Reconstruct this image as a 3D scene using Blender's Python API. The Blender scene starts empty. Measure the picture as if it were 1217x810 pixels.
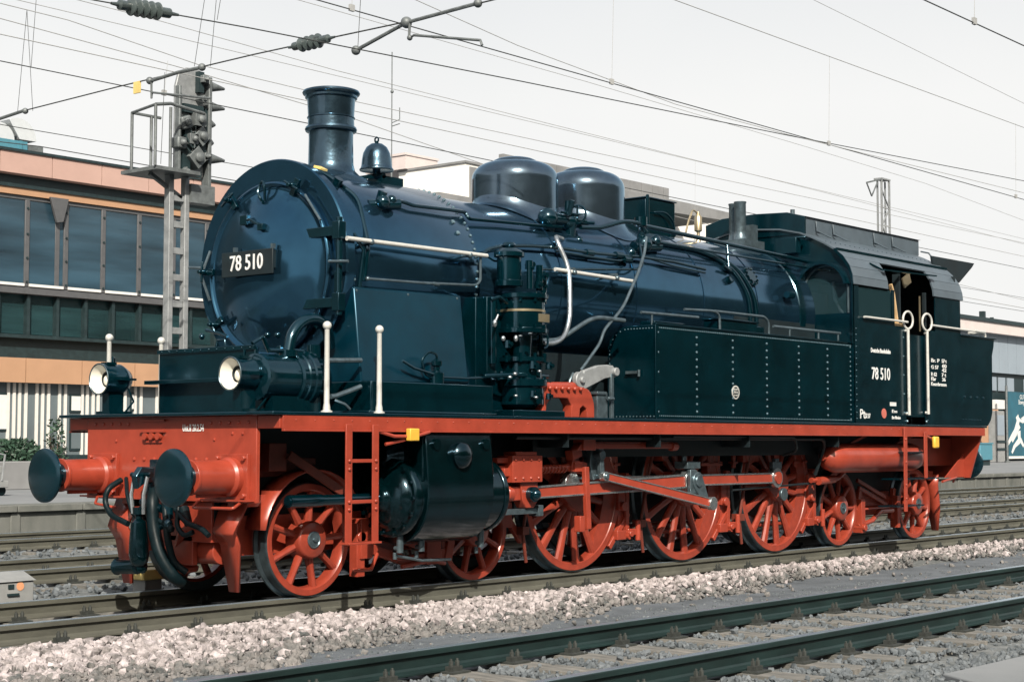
import bpy, math, random
import numpy as np
from mathutils import Vector, Matrix
from mathutils.noise import noise as pnoise
R = math.radians
random.seed(7)
sc = bpy.context.scene
COL = sc.collection

# ------------------------------------------------------------------ camera, sky, sun, exposure
CAM = (-15.9213, -11.4994, 1.3247); YAW = R(50.2604); PITCH = R(3.5873); FPX = 1969.2
cd = bpy.data.cameras.new('camera'); cam = bpy.data.objects.new('camera', cd); COL.objects.link(cam)
cam.location = CAM; cam.rotation_euler = (R(90) + PITCH, 0, -YAW)
cd.sensor_width = 36; cd.lens = 36 * FPX / 1217; cd.clip_end = 3000; cd.clip_start = 0.1
sc.camera = cam
SUN_EL = R(37); SUN_AZ = math.atan2(-0.68, -0.73)          # direction towards the sun, measured from +Y towards +X
w = bpy.data.worlds.new('World'); sc.world = w; w.use_nodes = True
wn = w.node_tree; wn.nodes.clear()
sky = wn.nodes.new('ShaderNodeTexSky'); sky.sky_type = 'NISHITA'; sky.sun_disc = False
sky.sun_elevation = SUN_EL; sky.sun_rotation = SUN_AZ % (2 * math.pi); sky.dust_density = 6; sky.air_density = 1.2; sky.ozone_density = 1
hz = wn.nodes.new('ShaderNodeMix'); hz.data_type = 'RGBA'
cn = wn.nodes.new('ShaderNodeTexNoise'); cn.inputs['Scale'].default_value = 2.2; cn.inputs['Detail'].default_value = 5
cr = wn.nodes.new('ShaderNodeValToRGB'); cr.color_ramp.elements[0].position = .3; cr.color_ramp.elements[1].position = .7
cr.color_ramp.elements[0].color = (6.25, 6.28, 6.25, 1); cr.color_ramp.elements[1].color = (7.0, 6.95, 6.8, 1)
wn.links.new(cn.outputs['Fac'], cr.inputs[0]); wn.links.new(cr.outputs[0], hz.inputs['B'])               # pale haze, thick towards the horizon, thin overhead
tcw = wn.nodes.new('ShaderNodeTexCoord'); wn.links.new(tcw.outputs['Generated'], cn.inputs['Vector']); sep = wn.nodes.new('ShaderNodeSeparateXYZ'); mr = wn.nodes.new('ShaderNodeMapRange')
wn.links.new(tcw.outputs['Generated'], sep.inputs[0]); wn.links.new(sep.outputs['Z'], mr.inputs[0])
mr.inputs[1].default_value = 0.2; mr.inputs[2].default_value = 0.6; mr.inputs[3].default_value = 0.97; mr.inputs[4].default_value = 0.35
wn.links.new(mr.outputs[0], hz.inputs['Factor'])
bg = wn.nodes.new('ShaderNodeBackground'); bg.inputs['Strength'].default_value = 0.094
wo = wn.nodes.new('ShaderNodeOutputWorld')
wn.links.new(sky.outputs[0], hz.inputs['A']); wn.links.new(hz.outputs['Result'], bg.inputs[0]); wn.links.new(bg.outputs[0], wo.inputs[0])
sd = bpy.data.lights.new('sun', 'SUN'); sd.energy = 5.0; sd.angle = R(0.5); sd.color = (1, 0.93, 0.82)
so = bpy.data.objects.new('sun', sd); COL.objects.link(so)
sv = Vector((math.sin(SUN_AZ) * math.cos(SUN_EL), math.cos(SUN_AZ) * math.cos(SUN_EL), math.sin(SUN_EL)))
so.rotation_euler = sv.to_track_quat('Z', 'Y').to_euler(); so.location = (-30, -30, 40)
sc.view_settings.view_transform = 'Standard'; sc.view_settings.look = 'None'
sc.view_settings.exposure = 0.6; sc.view_settings.gamma = 1.0; sc.view_settings.use_curve_mapping = False
sc.cycles.max_bounces = 6; sc.cycles.use_denoising = True
sc.cycles.sample_clamp_indirect = 4

def P(px, py, Y=None, X=None, Z=None):
    """point on a plane of the place (Y=, X= or Z= constant) measured in the photograph"""
    fw = Vector((math.sin(YAW) * math.cos(PITCH), math.cos(YAW) * math.cos(PITCH), math.sin(PITCH)))
    r = Vector((math.cos(YAW), -math.sin(YAW), 0)); u = r.cross(fw)
    d = fw + r * ((px - 608.5) / FPX) - u * ((py - 405) / FPX); o = Vector(CAM)
    i, v = (0, X) if X is not None else ((1, Y) if Y is not None else (2, Z))
    return o + d * ((v - o[i]) / d[i])

def PB(px, py, r):
    """point of the sight line on the boiler-coaxial cylinder of radius r"""
    a = P(px, py, Y=-1.5); o = Vector(CAM); d = a - o; oy, oz = o.y, o.z - 2.97
    A = d.y*d.y + d.z*d.z; B = oy*d.y + oz*d.z; C_ = oy*oy + oz*oz - r*r; q = B*B - A*C_
    t = (-B - math.sqrt(q))/A if q > 0 else -B/A
    return o + d*t

# ------------------------------------------------------------------ materials
def lin(c):
    return tuple((v / 12.92 if v <= 0.04045 else ((v + 0.055) / 1.055) ** 2.4) for v in c)
KD = 0.70          # diffuse colours below were judged for exposure 0; the photograph is exposed 0.6 stops brighter
def mat(name, col, rough=0.5, metal=0.0, var=0.12, scale=6.0, bump=0.0, bscale=40.0, coat=0.0, col2=None, spec=0.5, stretch=None, detail=6, tint=None):
    if metal < .5: col = tuple(c*KD for c in col); col2 = tuple(c*KD for c in col2) if col2 else None
    m = bpy.data.materials.new(name); m.use_nodes = True; nt = m.node_tree; b = nt.nodes['Principled BSDF']
    b.inputs['Roughness'].default_value = rough; b.inputs['Metallic'].default_value = metal
    b.inputs['Coat Weight'].default_value = coat; b.inputs['Coat Roughness'].default_value = 0.08
    b.inputs['Specular IOR Level'].default_value = spec
    if tint: b.inputs['Specular Tint'].default_value = (*tint, 1)
    tc = nt.nodes.new('ShaderNodeTexCoord'); mp = nt.nodes.new('ShaderNodeMapping'); nt.links.new(tc.outputs['Object'], mp.inputs[0])
    if stretch: mp.inputs['Scale'].default_value = stretch
    n = nt.nodes.new('ShaderNodeTexNoise'); n.inputs['Scale'].default_value = scale; n.inputs['Detail'].default_value = detail; n.inputs['Roughness'].default_value = 0.65
    nt.links.new(mp.outputs[0], n.inputs['Vector'])
    rp = nt.nodes.new('ShaderNodeValToRGB'); nt.links.new(n.outputs['Fac'], rp.inputs[0])
    a = col; c2 = col2 or tuple(min(1, c * (1 + var)) for c in col); c1 = col if col2 else tuple(c * (1 - var) for c in col)
    rp.color_ramp.elements[0].position = 0.32; rp.color_ramp.elements[1].position = 0.68
    rp.color_ramp.elements[0].color = (*c1, 1); rp.color_ramp.elements[1].color = (*c2, 1)
    nt.links.new(rp.outputs[0], b.inputs['Base Color'])
    rr = nt.nodes.new('ShaderNodeMapRange'); nt.links.new(n.outputs['Fac'], rr.inputs[0])
    rr.inputs[3].default_value = max(0.02, rough * 0.82); rr.inputs[4].default_value = min(1, rough * 1.2)
    nt.links.new(rr.outputs[0], b.inputs['Roughness'])
    if bump:
        n2 = nt.nodes.new('ShaderNodeTexNoise'); n2.inputs['Scale'].default_value = bscale; n2.inputs['Detail'].default_value = 4
        nt.links.new(tc.outputs['Object'], n2.inputs['Vector'])
        bp = nt.nodes.new('ShaderNodeBump'); bp.inputs['Strength'].default_value = bump; bp.inputs['Distance'].default_value = 0.01
        nt.links.new(n2.outputs['Fac'], bp.inputs['Height']); nt.links.new(bp.outputs[0], b.inputs['Normal'])
    return m
M = {}
M['black'] = mat('black_gloss_paint', (0.0003, 0.0115, 0.0165), 0.14, var=0.3, scale=3, bump=0.02, bscale=5, tint=(.5, .8, 1), spec=1.0)
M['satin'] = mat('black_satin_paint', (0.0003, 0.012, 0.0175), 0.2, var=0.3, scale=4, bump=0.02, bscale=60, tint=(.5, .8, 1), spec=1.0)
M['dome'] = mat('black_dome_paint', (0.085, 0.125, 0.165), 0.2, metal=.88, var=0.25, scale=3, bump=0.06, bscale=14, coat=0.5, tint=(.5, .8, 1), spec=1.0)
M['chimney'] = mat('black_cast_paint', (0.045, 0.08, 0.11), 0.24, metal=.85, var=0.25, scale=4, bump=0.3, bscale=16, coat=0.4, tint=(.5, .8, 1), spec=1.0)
M['panelp'] = mat('blue_black_panel', (0.0004, 0.0195, 0.034), 0.3, var=0.3, scale=2.5, bump=0.04, bscale=6, tint=(.4, .75, 1), spec=.5)
M['sheen'] = mat('boiler_sky_sheen', (0.033, 0.100, 0.165), 0.12, metal=.9, var=0.14, scale=3, bump=0.025, bscale=5)  # the sky's blue sheen put into the metallic colour of black paint
M['cylp'] = mat('black_shaded_paint', (0.0003, 0.0055, 0.0068), 0.16, var=0.4, scale=5, bump=0.05, bscale=20, tint=(.5, .8, 1), spec=.7)  # shade put into the colour: darker copy of the black paint
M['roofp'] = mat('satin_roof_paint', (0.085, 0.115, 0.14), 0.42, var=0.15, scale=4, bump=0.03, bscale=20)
M['rivet'] = mat('rivet_glint', (0.2, 0.3, 0.34), 0.25, metal=.7, var=.2)  # black rivets made lighter: their glints are put into the colour
M['matt'] = mat('black_underframe', (0.0015, 0.01, 0.014), 0.6, var=0.4, scale=5)
M['red'] = mat('red_frame_paint', (0.37, 0.055, 0.029), 0.34, var=0.14, scale=5, bump=0.03, bscale=30, coat=0.15)
M['wheelred'] = mat('red_wheel_paint', (0.26, 0.04, 0.022), 0.36, var=.1, scale=7, col2=(0.38, 0.056, 0.029), bump=0.04, bscale=40, coat=0.1)
M['darkred'] = mat('red_shaded_paint', (0.17, 0.034, 0.02), 0.5, var=0.3, scale=6)  # shade below the running board put into a darker copy of the red
M['steel'] = mat('bright_steel', (0.42, 0.45, 0.46), 0.28, metal=0.9, var=0.2, scale=12)
M['dsteel'] = mat('oiled_steel', (0.11, 0.15, 0.17), 0.34, metal=0.7, var=0.3, scale=14)
M['silver'] = mat('silver_paint', (0.74, 0.74, 0.7), 0.35, metal=0.25, var=0.08, scale=20)
M['white'] = mat('white_lettering', (0.86, 0.87, 0.86), 0.5, var=0.04)
M['cream'] = mat('cream_reflector', (0.9, 0.87, 0.76), 0.25, var=0.03)
M['yellow'] = mat('yellow_paint', (0.85, 0.5, 0.06), 0.45, var=0.1)
M['paleyellow'] = mat('pale_yellow_paint', (0.82, 0.62, 0.22), 0.5, var=0.12)
M['brass'] = mat('brass', (0.42, 0.35, 0.23), 0.3, metal=0.8, var=0.15)
M['wood'] = mat('varnished_wood', (0.62, 0.42, 0.22), 0.45, var=0.2, scale=9)
M['rubber'] = mat('rubber_hose', (0.004, 0.012, 0.015), 0.42, var=0.3, scale=20, spec=.15)
M['tyre'] = mat('wheel_tread', (0.05, 0.07, 0.08), 0.3, metal=0.6, var=0.3, scale=10)
M['railrust'] = mat('rusty_rail', (0.092, 0.092, 0.073), 0.75, var=0.3, scale=5, bump=0.1, bscale=50, stretch=(.3, 1, 1))
M['railtop'] = mat('rail_head', (0.36, 0.45, 0.52), 0.3, metal=0.75, var=0.15, scale=8, stretch=(.2, 4, 1))
M['raildark'] = mat('dark_rail', (0.008, 0.024, 0.023), 0.5, var=0.4, scale=5, bump=0.1, bscale=50, stretch=(.3, 1, 1))  # darker than the rails of the other tracks
M['darkrust'] = mat('rail_fastening', (0.035, 0.04, 0.036), 0.7, var=0.4, scale=20)
M['sleeper'] = mat('weathered_sleeper', (0.1, 0.1, 0.09), 0.9, scale=7, col2=(0.27, 0.255, 0.23), bump=0.4, bscale=30, stretch=(3, .6, 1))
M['concrete'] = mat('platform_concrete', (0.24, 0.245, 0.235), 0.9, scale=1.2, col2=(0.36, 0.36, 0.345), bump=0.15, bscale=20)
M['kerbface'] = mat('platform_face', (0.095, 0.105, 0.095), 0.95, scale=1.6, col2=(0.19, 0.195, 0.18), bump=0.2, bscale=14, stretch=(1, 1, .4))
M['asphalt'] = mat('platform_asphalt', (0.18, 0.195, 0.205), 0.9, scale=0.5, col2=(0.26, 0.275, 0.285), bump=0.1, bscale=30)
M['cinder'] = mat('cinder_ground', (0.075, 0.09, 0.103), 0.95, scale=2.5, col2=(0.15, 0.172, 0.195), bump=0.9, bscale=55, detail=10)
M['bed'] = mat('ballast_bed', (0.06, 0.072, 0.072), 0.95, scale=9, col2=(0.21, 0.22, 0.22), bump=1.0, bscale=28, detail=10)
M['stone'] = mat('pale_limestone', (0.13, 0.12, 0.115), 0.85, scale=10, col2=(0.62, 0.555, 0.56), bump=0.3, bscale=60, detail=3)
M['stone3'] = mat('dirty_ballast', (0.075, 0.083, 0.082), 0.9, scale=9, col2=(0.27, 0.25, 0.24), bump=0.3, bscale=60, detail=3)
M['stone2'] = mat('grey_gravel', (0.06, 0.074, 0.083), 0.9, scale=9, col2=(0.18, 0.2, 0.215), bump=0.2, bscale=60, detail=2)
M['pink'] = mat('salmon_panel', (0.54, 0.355, 0.30), 0.7, var=0.05, scale=1.5)
M['orange'] = mat('orange_panel', (0.50, 0.29, 0.17), 0.65, var=0.05, scale=1.5)
M['dteal'] = mat('dark_fascia', (0.012, 0.03, 0.034), 0.55, var=0.3)
M['alu'] = mat('window_frame_grey', (0.125, 0.128, 0.135), 0.5, metal=0.2, var=0.1)
M['sillw'] = mat('white_sill', (0.8, 0.8, 0.78), 0.5, var=0.05)
M['fin'] = mat('white_fin', (0.82, 0.79, 0.74), 0.6, var=0.05)
M['greywall'] = mat('grey_wall_panel', (0.13, 0.165, 0.18), 0.7, var=0.12, scale=1.0)
M['bluegrey'] = mat('blue_grey_cladding', (0.3, 0.36, 0.42), 0.6, var=0.06, scale=.6)
M['galv'] = mat('galvanised_steel', (0.34, 0.36, 0.37), 0.5, metal=0.3, var=0.2, scale=8)
M['galvd'] = mat('galvanised_dark', (0.17, 0.19, 0.195), 0.55, metal=0.3, var=0.3, scale=8)
M['wire'] = mat('wire', (0.05, 0.055, 0.055), 0.6, var=0.1)
M['wirepale'] = mat('pale_wire', (0.4, 0.41, 0.41), 0.6, var=0.1)
M['insul'] = mat('glazed_insulator', (0.07, 0.09, 0.09), 0.25, var=0.2, coat=0.4)
M['plaster'] = mat('white_plaster', (0.98, 0.96, 0.91), 0.85, var=0.04, scale=.4)
M['greycon'] = mat('grey_concrete', (0.25, 0.255, 0.26), 0.85, var=0.18, scale=.8)
M['palepink'] = mat('pale_pink_brick', (0.7, 0.62, 0.6), 0.85, var=0.06, scale=2)
M['leaf'] = mat('leaf', (0.03, 0.075, 0.045), 0.6, var=0.5, scale=8)
M['stem'] = mat('stem', (0.08, 0.06, 0.04), 0.8, var=0.3)
M['teal'] = mat('teal_paint', (0.08, 0.26, 0.34), 0.5, var=0.1)
M['slope_dark'] = mat('added_slope_green', (0.02, 0.035, 0.02), 0.95, scale=.5, col2=(0.05, 0.075, 0.035), bump=1, bscale=3)
M['poster'] = mat('poster_blue', (0.015, 0.11, 0.16), 0.5, var=0.25, scale=1.2)
M['boxgrey'] = mat('box_grey', (0.3, 0.31, 0.31), 0.6, var=0.15, scale=5)
M['sticker'] = mat('orange_sticker', (0.8, 0.38, 0.2), 0.5, var=0.05)
M['redmark'] = mat('red_mark', (0.6, 0.16, 0.12), 0.5, var=0.05)
M['acrylic'] = mat('pale_skylight', (0.62, 0.66, 0.69), 0.4, var=0.05)
def glass(name, col, rough, alpha_mix):
    m = bpy.data.materials.new(name); m.use_nodes = True; nt = m.node_tree; b = nt.nodes['Principled BSDF']
    b.inputs['Base Color'].default_value = (*col, 1); b.inputs['Roughness'].default_value = rough
    b.inputs['Specular IOR Level'].default_value = 0.8
    if alpha_mix < 1:
        t = nt.nodes.new('ShaderNodeBsdfTransparent'); mx = nt.nodes.new('ShaderNodeMixShader'); mx.inputs[0].default_value = alpha_mix
        nt.links.new(t.outputs[0], mx.inputs[1]); nt.links.new(b.outputs[0], mx.inputs[2])
        nt.links.new(mx.outputs[0], nt.nodes['Material Output'].inputs[0])
    else:
        tc = nt.nodes.new('ShaderNodeTexCoord'); mp = nt.nodes.new('ShaderNodeMapping'); mp.inputs['Scale'].default_value = (.12, 1, .9)
        n = nt.nodes.new('ShaderNodeTexNoise'); n.inputs['Scale'].default_value = 1.6; n.inputs['Detail'].default_value = 5
        nt.links.new(tc.outputs['Object'], mp.inputs[0]); nt.links.new(mp.outputs[0], n.inputs[0])
        rp = nt.nodes.new('ShaderNodeValToRGB'); nt.links.new(n.outputs['Fac'], rp.inputs[0])
        rp.color_ramp.elements[0].position = .35; rp.color_ramp.elements[1].position = .7
        rp.color_ramp.elements[0].color = (*[c * .55 for c in col], 1); rp.color_ramp.elements[1].color = (*[c * 1.7 for c in col], 1)
        nt.links.new(rp.outputs[0], b.inputs['Base Color'])
        bp = nt.nodes.new('ShaderNodeBump'); bp.inputs['Strength'].default_value = .12; bp.inputs['Distance'].default_value = .05
        nt.links.new(n.outputs['Fac'], bp.inputs['Height']); nt.links.new(bp.outputs[0], b.inputs['Normal'])
    return m
M['winglass'] = glass('ribbed_window_glass', (0.02, 0.044, 0.064), 0.2, 1)
M['lowglass'] = glass('smoked_window_glass', (0.012, 0.034, 0.038), 0.2, 1)
M['cabglass'] = glass('cab_glass', (0.02, 0.05, 0.06), 0.04, 0.35)

# ------------------------------------------------------------------ mesh building
class MB:
    def __init__(s): s.v = []; s.f = []
    def add(s, vs, fs):
        o = len(s.v); s.v += [tuple(v) for v in vs]; s.f += [tuple(i + o for i in f) for f in fs]; return s
    def box(s, x0, x1, y0, y1, z0, z1):
        x0, x1 = sorted((x0, x1)); y0, y1 = sorted((y0, y1)); z0, z1 = sorted((z0, z1))
        return s.add([(x0,y0,z0),(x1,y0,z0),(x1,y1,z0),(x0,y1,z0),(x0,y0,z1),(x1,y0,z1),(x1,y1,z1),(x0,y1,z1)],
                     [(0,3,2,1),(4,5,6,7),(0,1,5,4),(1,2,6,5),(2,3,7,6),(3,0,4,7)])
    def boxr(s, c, sz, rot=Matrix()):
        n = MB().box(-sz[0]/2, sz[0]/2, -sz[1]/2, sz[1]/2, -sz[2]/2, sz[2]/2); c = Vector(c)
        return s.add([c + rot @ Vector(v) for v in n.v], n.f)
    def bar(s, p0, p1, wd, th, up=(0, 0, 1)):
        """rectangular bar from p0 to p1, wd across 'side', th along 'up'"""
        p0, p1 = Vector(p0), Vector(p1); d = (p1 - p0).normalized(); up = Vector(up); sd_ = d.cross(up).normalized(); u = sd_.cross(d)
        vs = [p + sd_ * a * wd / 2 + u * b * th / 2 for p in (p0, p1) for a, b in ((-1,-1),(1,-1),(1,1),(-1,1))]
        return s.add(vs, [(3,2,1,0),(4,5,6,7),(0,1,5,4),(1,2,6,5),(2,3,7,6),(3,0,4,7)])
    def lathe(s, o, ax, prof, n=32, cap=True):
        o = Vector(o); ax = Vector(ax).normalized(); t = Vector((0,0,1)) if abs(ax.z) < .9 else Vector((1,0,0))
        a = ax.cross(t).normalized(); b = ax.cross(a); vs = []; fs = []
        for r, h in prof:
            for k in range(n):
                g = 2*math.pi*k/n; vs.append(o + ax*h + a*(r*math.cos(g)) + b*(r*math.sin(g)))
        for i in range(len(prof)-1):
            for k in range(n):
                k2 = (k+1) % n; fs.append((i*n+k, i*n+k2, (i+1)*n+k2, (i+1)*n+k))
        if cap:
            if prof[0][0] > 1e-4: fs.append(tuple(range(n-1, -1, -1)))
            if prof[-1][0] > 1e-4: fs.append(tuple((len(prof)-1)*n + k for k in range(n)))
        return s.add(vs, fs)
    def cyl(s, p0, p1, r0, r1=None, n=20, cap=True):
        p0, p1 = Vector(p0), Vector(p1)
        return s.lathe(p0, p1-p0, [(r0, 0), (r0 if r1 is None else r1, (p1-p0).length)], n, cap)
    def tube(s, pts, r, n=8, closed=False, fil=0.0):
        pts = [Vector(p) for p in pts]
        if fil and len(pts) > 2:
            out = [pts[0]]
            for i in range(1, len(pts)-1):
                a, b, c = pts[i-1], pts[i], pts[i+1]; f = min(fil, (a-b).length*.48, (c-b).length*.48)
                q0 = b + (a-b).normalized()*f; q1 = b + (c-b).normalized()*f
                for t in (0, .25, .5, .75, 1): out.append(q0*(1-t)**2 + b*(2*t*(1-t)) + q1*t*t)
            out.append(pts[-1]); pts = out
        N = len(pts); vs = []; fs = []; prev = None
        for i, p in enumerate(pts):
            if closed: d = (pts[(i+1) % N] - pts[i-1]).normalized()
            else: d = (pts[min(i+1, N-1)] - pts[max(i-1, 0)]).normalized()
            if prev is None:
                t = Vector((0,0,1)) if abs(d.z) < .9 else Vector((1,0,0)); a = d.cross(t).normalized()
            else: a = (prev - d*prev.dot(d)).normalized()
            prev = a; b = d.cross(a)
            for k in range(n):
                g = 2*math.pi*k/n; vs.append(p + a*(r*math.cos(g)) + b*(r*math.sin(g)))
        for i in range(N if closed else N-1):
            j = (i+1) % N
            for k in range(n):
                k2 = (k+1) % n; fs.append((i*n+k, i*n+k2, j*n+k2, j*n+k))
        if not closed: fs.append(tuple(range(n-1, -1, -1))); fs.append(tuple((N-1)*n + k for k in range(n)))
        return s.add(vs, fs)
    def prism(s, poly, ax, lo, hi):
        """poly: 2D outline; ax 'X': (y,z) along X, 'Y': (x,z) along Y, 'Z': (x,y) along Z"""
        f = {'X': lambda p, h: (h, p[0], p[1]), 'Y': lambda p, h: (p[0], h, p[1]), 'Z': lambda p, h: (p[0], p[1], h)}[ax]
        n = len(poly); vs = [f(p, lo) for p in poly] + [f(p, hi) for p in poly]
        fs = [tuple(range(n)), tuple(range(2*n-1, n-1, -1))] + [(i, i+n, (i+1) % n + n, (i+1) % n) for i in range(n)]
        return s.add(vs, fs)
    def sphere(s, c, r, n=14, sc_=(1,1,1)):
        prof = [(math.sin(math.pi*i/n)*r, -math.cos(math.pi*i/n)*r) for i in range(n+1)]
        prof[0] = (1e-5, -r); prof[-1] = (1e-5, r); q = MB().lathe((0,0,0), (0,0,1), prof, n+4, False); c = Vector(c)
        return s.add([(c.x+v[0]*sc_[0], c.y+v[1]*sc_[1], c.z+v[2]*sc_[2]) for v in q.v], q.f)
    def rivet(s, p, nrm, r=.013):
        return s.lathe(p, nrm, [(r, -.002), (r*.85, r*.45), (r*.35, r*.75)], 7)
    def rivets(s, p0, p1, n, nrm, r=.013):
        p0, p1 = Vector(p0), Vector(p1)
        for i in range(n): s.rivet(p0.lerp(p1, i/max(1, n-1)), nrm, r)
        return s
    def sheet(s, grid):
        """quad sheet from rows of points"""
        nr, nc = len(grid), len(grid[0])
        return s.add([p for r in grid for p in r], [(i*nc+j, i*nc+j+1, (i+1)*nc+j+1, (i+1)*nc+j) for i in range(nr-1) for j in range(nc-1)])
    def text(s, body, c, h, xd, up, wscale=1.0, depth=.003, bold=.0, align='CENTER'):
        cu = bpy.data.curves.new('t', 'FONT'); cu.body = body; cu.size = 1; cu.extrude = depth/h/1.4; cu.align_x = align; cu.align_y = 'CENTER'; cu.offset = bold
        cu.resolution_u = 3
        o = bpy.data.objects.new('t', cu); COL.objects.link(o); dg = bpy.context.evaluated_depsgraph_get(); e = o.evaluated_get(dg); me = e.to_mesh()
        xd, up, c = Vector(xd), Vector(up), Vector(c); nz = xd.cross(up)
        k = h * 1.42
        vs = [c + xd*(v.co.x*k*wscale) + up*(v.co.y*k) + nz*(v.co.z*k) for v in me.vertices]; fs = [tuple(p.vertices) for p in me.polygons]
        e.to_mesh_clear(); bpy.data.objects.remove(o); bpy.data.curves.remove(cu)
        return s.add(vs, fs)
    def mesh(s, name, m, ang=38):
        me = bpy.data.meshes.new(name); me.from_pydata(s.v, [], s.f); me.materials.append(M[m]); me.validate()
        me.polygons.foreach_set('use_smooth', [True]*len(me.polygons)); me.set_sharp_from_angle(angle=R(ang)); me.update(); return me
    def build(s, name, m, parent=None, label=None, bevel=0, ang=38):
        o = bpy.data.objects.new(name, s.mesh(name, m, ang)); COL.objects.link(o)
        if parent is not None: o.parent = parent
        if label: o['label'] = label
        if bevel:
            b = o.modifiers.new('bevel', 'BEVEL'); b.width = bevel; b.segments = 2; b.limit_method = 'ANGLE'; b.angle_limit = R(40)
        return o
def tag(o, label=None, cat=None, group=None, kind=None):
    if label: o['label'] = label
    if cat: o['category'] = cat
    if group: o['group'] = group
    if kind: o['kind'] = kind
    return o
def empty(name, loc=(0,0,0), label=None, cat=None, group=None):
    o = bpy.data.objects.new(name, None); o.empty_display_size = .2; COL.objects.link(o); o.location = loc
    return tag(o, label, cat, group)
def copy_obj(o, parent=None, loc=None, rotz=None):
    c = o.copy(); COL.objects.link(c); c.parent = parent
    if loc is not None: c.location = loc
    if rotz is not None: c.rotation_euler = (0, 0, rotz)
    for ch in list(o.children): copy_obj(ch, c)
    return c
def arc(cx, cz, r, a0, a1, n):
    return [(cx + r*math.cos(R(a0+(a1-a0)*i/n)), cz + r*math.sin(R(a0+(a1-a0)*i/n))) for i in range(n+1)]

# ------------------------------------------------------------------ ground, platform
GZ = -0.24
g = MB(); g.box(-400, 900, -400, 900, GZ-.3, GZ)
tag(g.build('ground', 'cinder'), kind='structure')
def bedmesh(name, yc, half, x0, x1, ztop, m='bed', slope=.35):
    b = MB(); nx = int((x1-x0)/.35); ny = 14; grid = []
    for i in range(nx+1):
        x = x0 + (x1-x0)*i/nx; row = []
        for j in range(ny+1):
            y = yc - half - slope + (2*half + 2*slope)*j/ny
            e = min(1, max(0, (half + slope - abs(y-yc))/slope)); e = e*e*(3-2*e)
            row.append((x, y, GZ - .01 + (ztop - GZ)*e + .022*e*pnoise(Vector((x*2.3, y*2.3, yc)))))
        grid.append(row)
    b.sheet(grid); return tag(b.build(name, m, ang=180), kind='structure')
bedmesh('track_bed', -4.85, 1.35, -14, 60, -.178)
bedmesh('track_bed', 0, .9, -14, 60, -.2)
bedmesh('track_bed', 4.5, 1.4, -14, 90, -.18)
bedmesh('track_bed', 9.6, 1.4, -14, 120, -.18)
pf = MB(); pf.box(-120, 170, 11.75, 60, GZ, .345)
tag(pf.build('platform', 'asphalt'), kind='structure')
pe = MB()
for i in range(110):
    x = -8 + i*1.25
    pe.box(x+.008, x+1.242, 11.6, 12.25, .25, .36)
    pe.box(x+.004, x+1.246, 11.68, 11.748, GZ, .249)
    pe.box(x-.09, x+.09, 11.655, 11.679, GZ, .246)
tag(pe.build('platform_edge', 'kerbface', bevel=.012), kind='structure')
sl = MB(); sl.prism([(P(1040,812,Z=GZ+.05).x, -7.6), (P(1120,800,Z=GZ+.05).x, P(1120,800,Z=GZ+.05).y), (P(1217,778,Z=GZ+.05).x, P(1217,778,Z=GZ+.05).y), (4, -6.75), (4, -7.6)], 'Z', GZ-.05, GZ+.05)
tag(sl.build('path', 'asphalt', bevel=.01), kind='structure')

# unseen dark slope added behind the camera for the glossy paint to mirror
def slope():
    f = MB(); nx, ny = 150, 26; grid = []
    for i in range(nx+1):
        x = -160 + i*2.2; row = []
        for j in range(ny+1):
            t = j/ny; y = -34 - 40*t; h = 21*min(1, t*3.2)**.6 + 3.2*pnoise(Vector((x*.11, y*.12, 1))) *min(1, t*4) + 1.6*pnoise(Vector((x*.4, y*.4, 5)))*min(1, t*5)
            row.append((x, y, GZ - .1 + max(0, h)))
        grid.append(row)
    f.sheet(grid); return tag(f.build('added_slope', 'slope_dark', ang=180), kind='structure')
slope()
# ------------------------------------------------------------------ tracks
rp = [(-.0625,-.149),(.0625,-.149),(.0625,-.138),(.018,-.122),(.009,-.108),(.009,-.05),(.016,-.042),(.0335,-.035),(.0335,-.006),(.027,0),(-.027,0),(-.0335,-.006),(-.0335,-.035),(-.016,-.042),(-.009,-.05),(-.009,-.108),(-.018,-.122),(-.0625,-.138)]
def rail_mesh(x0, x1): return MB().prism(rp, 'X', x0, x1)
sl_me = None
def sleeper_protos(lod):
    s_ = MB(); s_.box(-.13, .13, -1.3, 1.3, -.30, -.162)
    sm = s_.mesh('sleeper', 'sleeper')
    c = MB(); c.box(-.09, .09, -.17, .17, -.162, -.148)
    for sg in (-1, 1):
        c.box(-.055, .055, sg*.07, sg*.125, -.148, -.118)
        for q in (-1, 1):
            c.cyl((q*.03, sg*.10, -.118), (q*.03, sg*.10, -.085), .016, n=6); c.cyl((q*.03, sg*.10, -.085), (q*.03, sg*.10, -.07), .009, n=6)
    cm = c.mesh('rail_chair', 'darkrust'); return sm, cm
SM, CM = sleeper_protos(0)
def track(label, yc, x0, x1, sx0, sx1, pitch=.63, rm='railrust'):
    root = empty('railway_track', (0, yc, 0), label, 'railway track')
    for sg in (-1, 1):
        r_ = MB().prism([(p[0], p[1]) for p in rp], 'X', x0, x1).build('rail', rm, root, ang=30); r_.location = (0, sg*.752, 0)
        t_ = MB().box(x0, x1, -.031, .031, -.001, .003).build('running_surface', 'railtop', r_)
    x = sx0; rnd = random.Random(int(yc*10))
    while x < sx1:
        o = bpy.data.objects.new('sleeper', SM); COL.objects.link(o); o.parent = root; o.location = (x+rnd.uniform(-.02,.02), rnd.uniform(-.02,.02), 0); o.rotation_euler = (0, 0, rnd.uniform(-.012,.012))
        for sg in (-1, 1):
            c = bpy.data.objects.new('rail_chair', CM); COL.objects.link(c); c.parent = o; c.location = (0, sg*.752, 0)
        x += pitch
    return root
track('empty track with dark rails in front of the cinder walkway', -4.85, -14, 60, -11.5, 12, .63, 'raildark')
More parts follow.
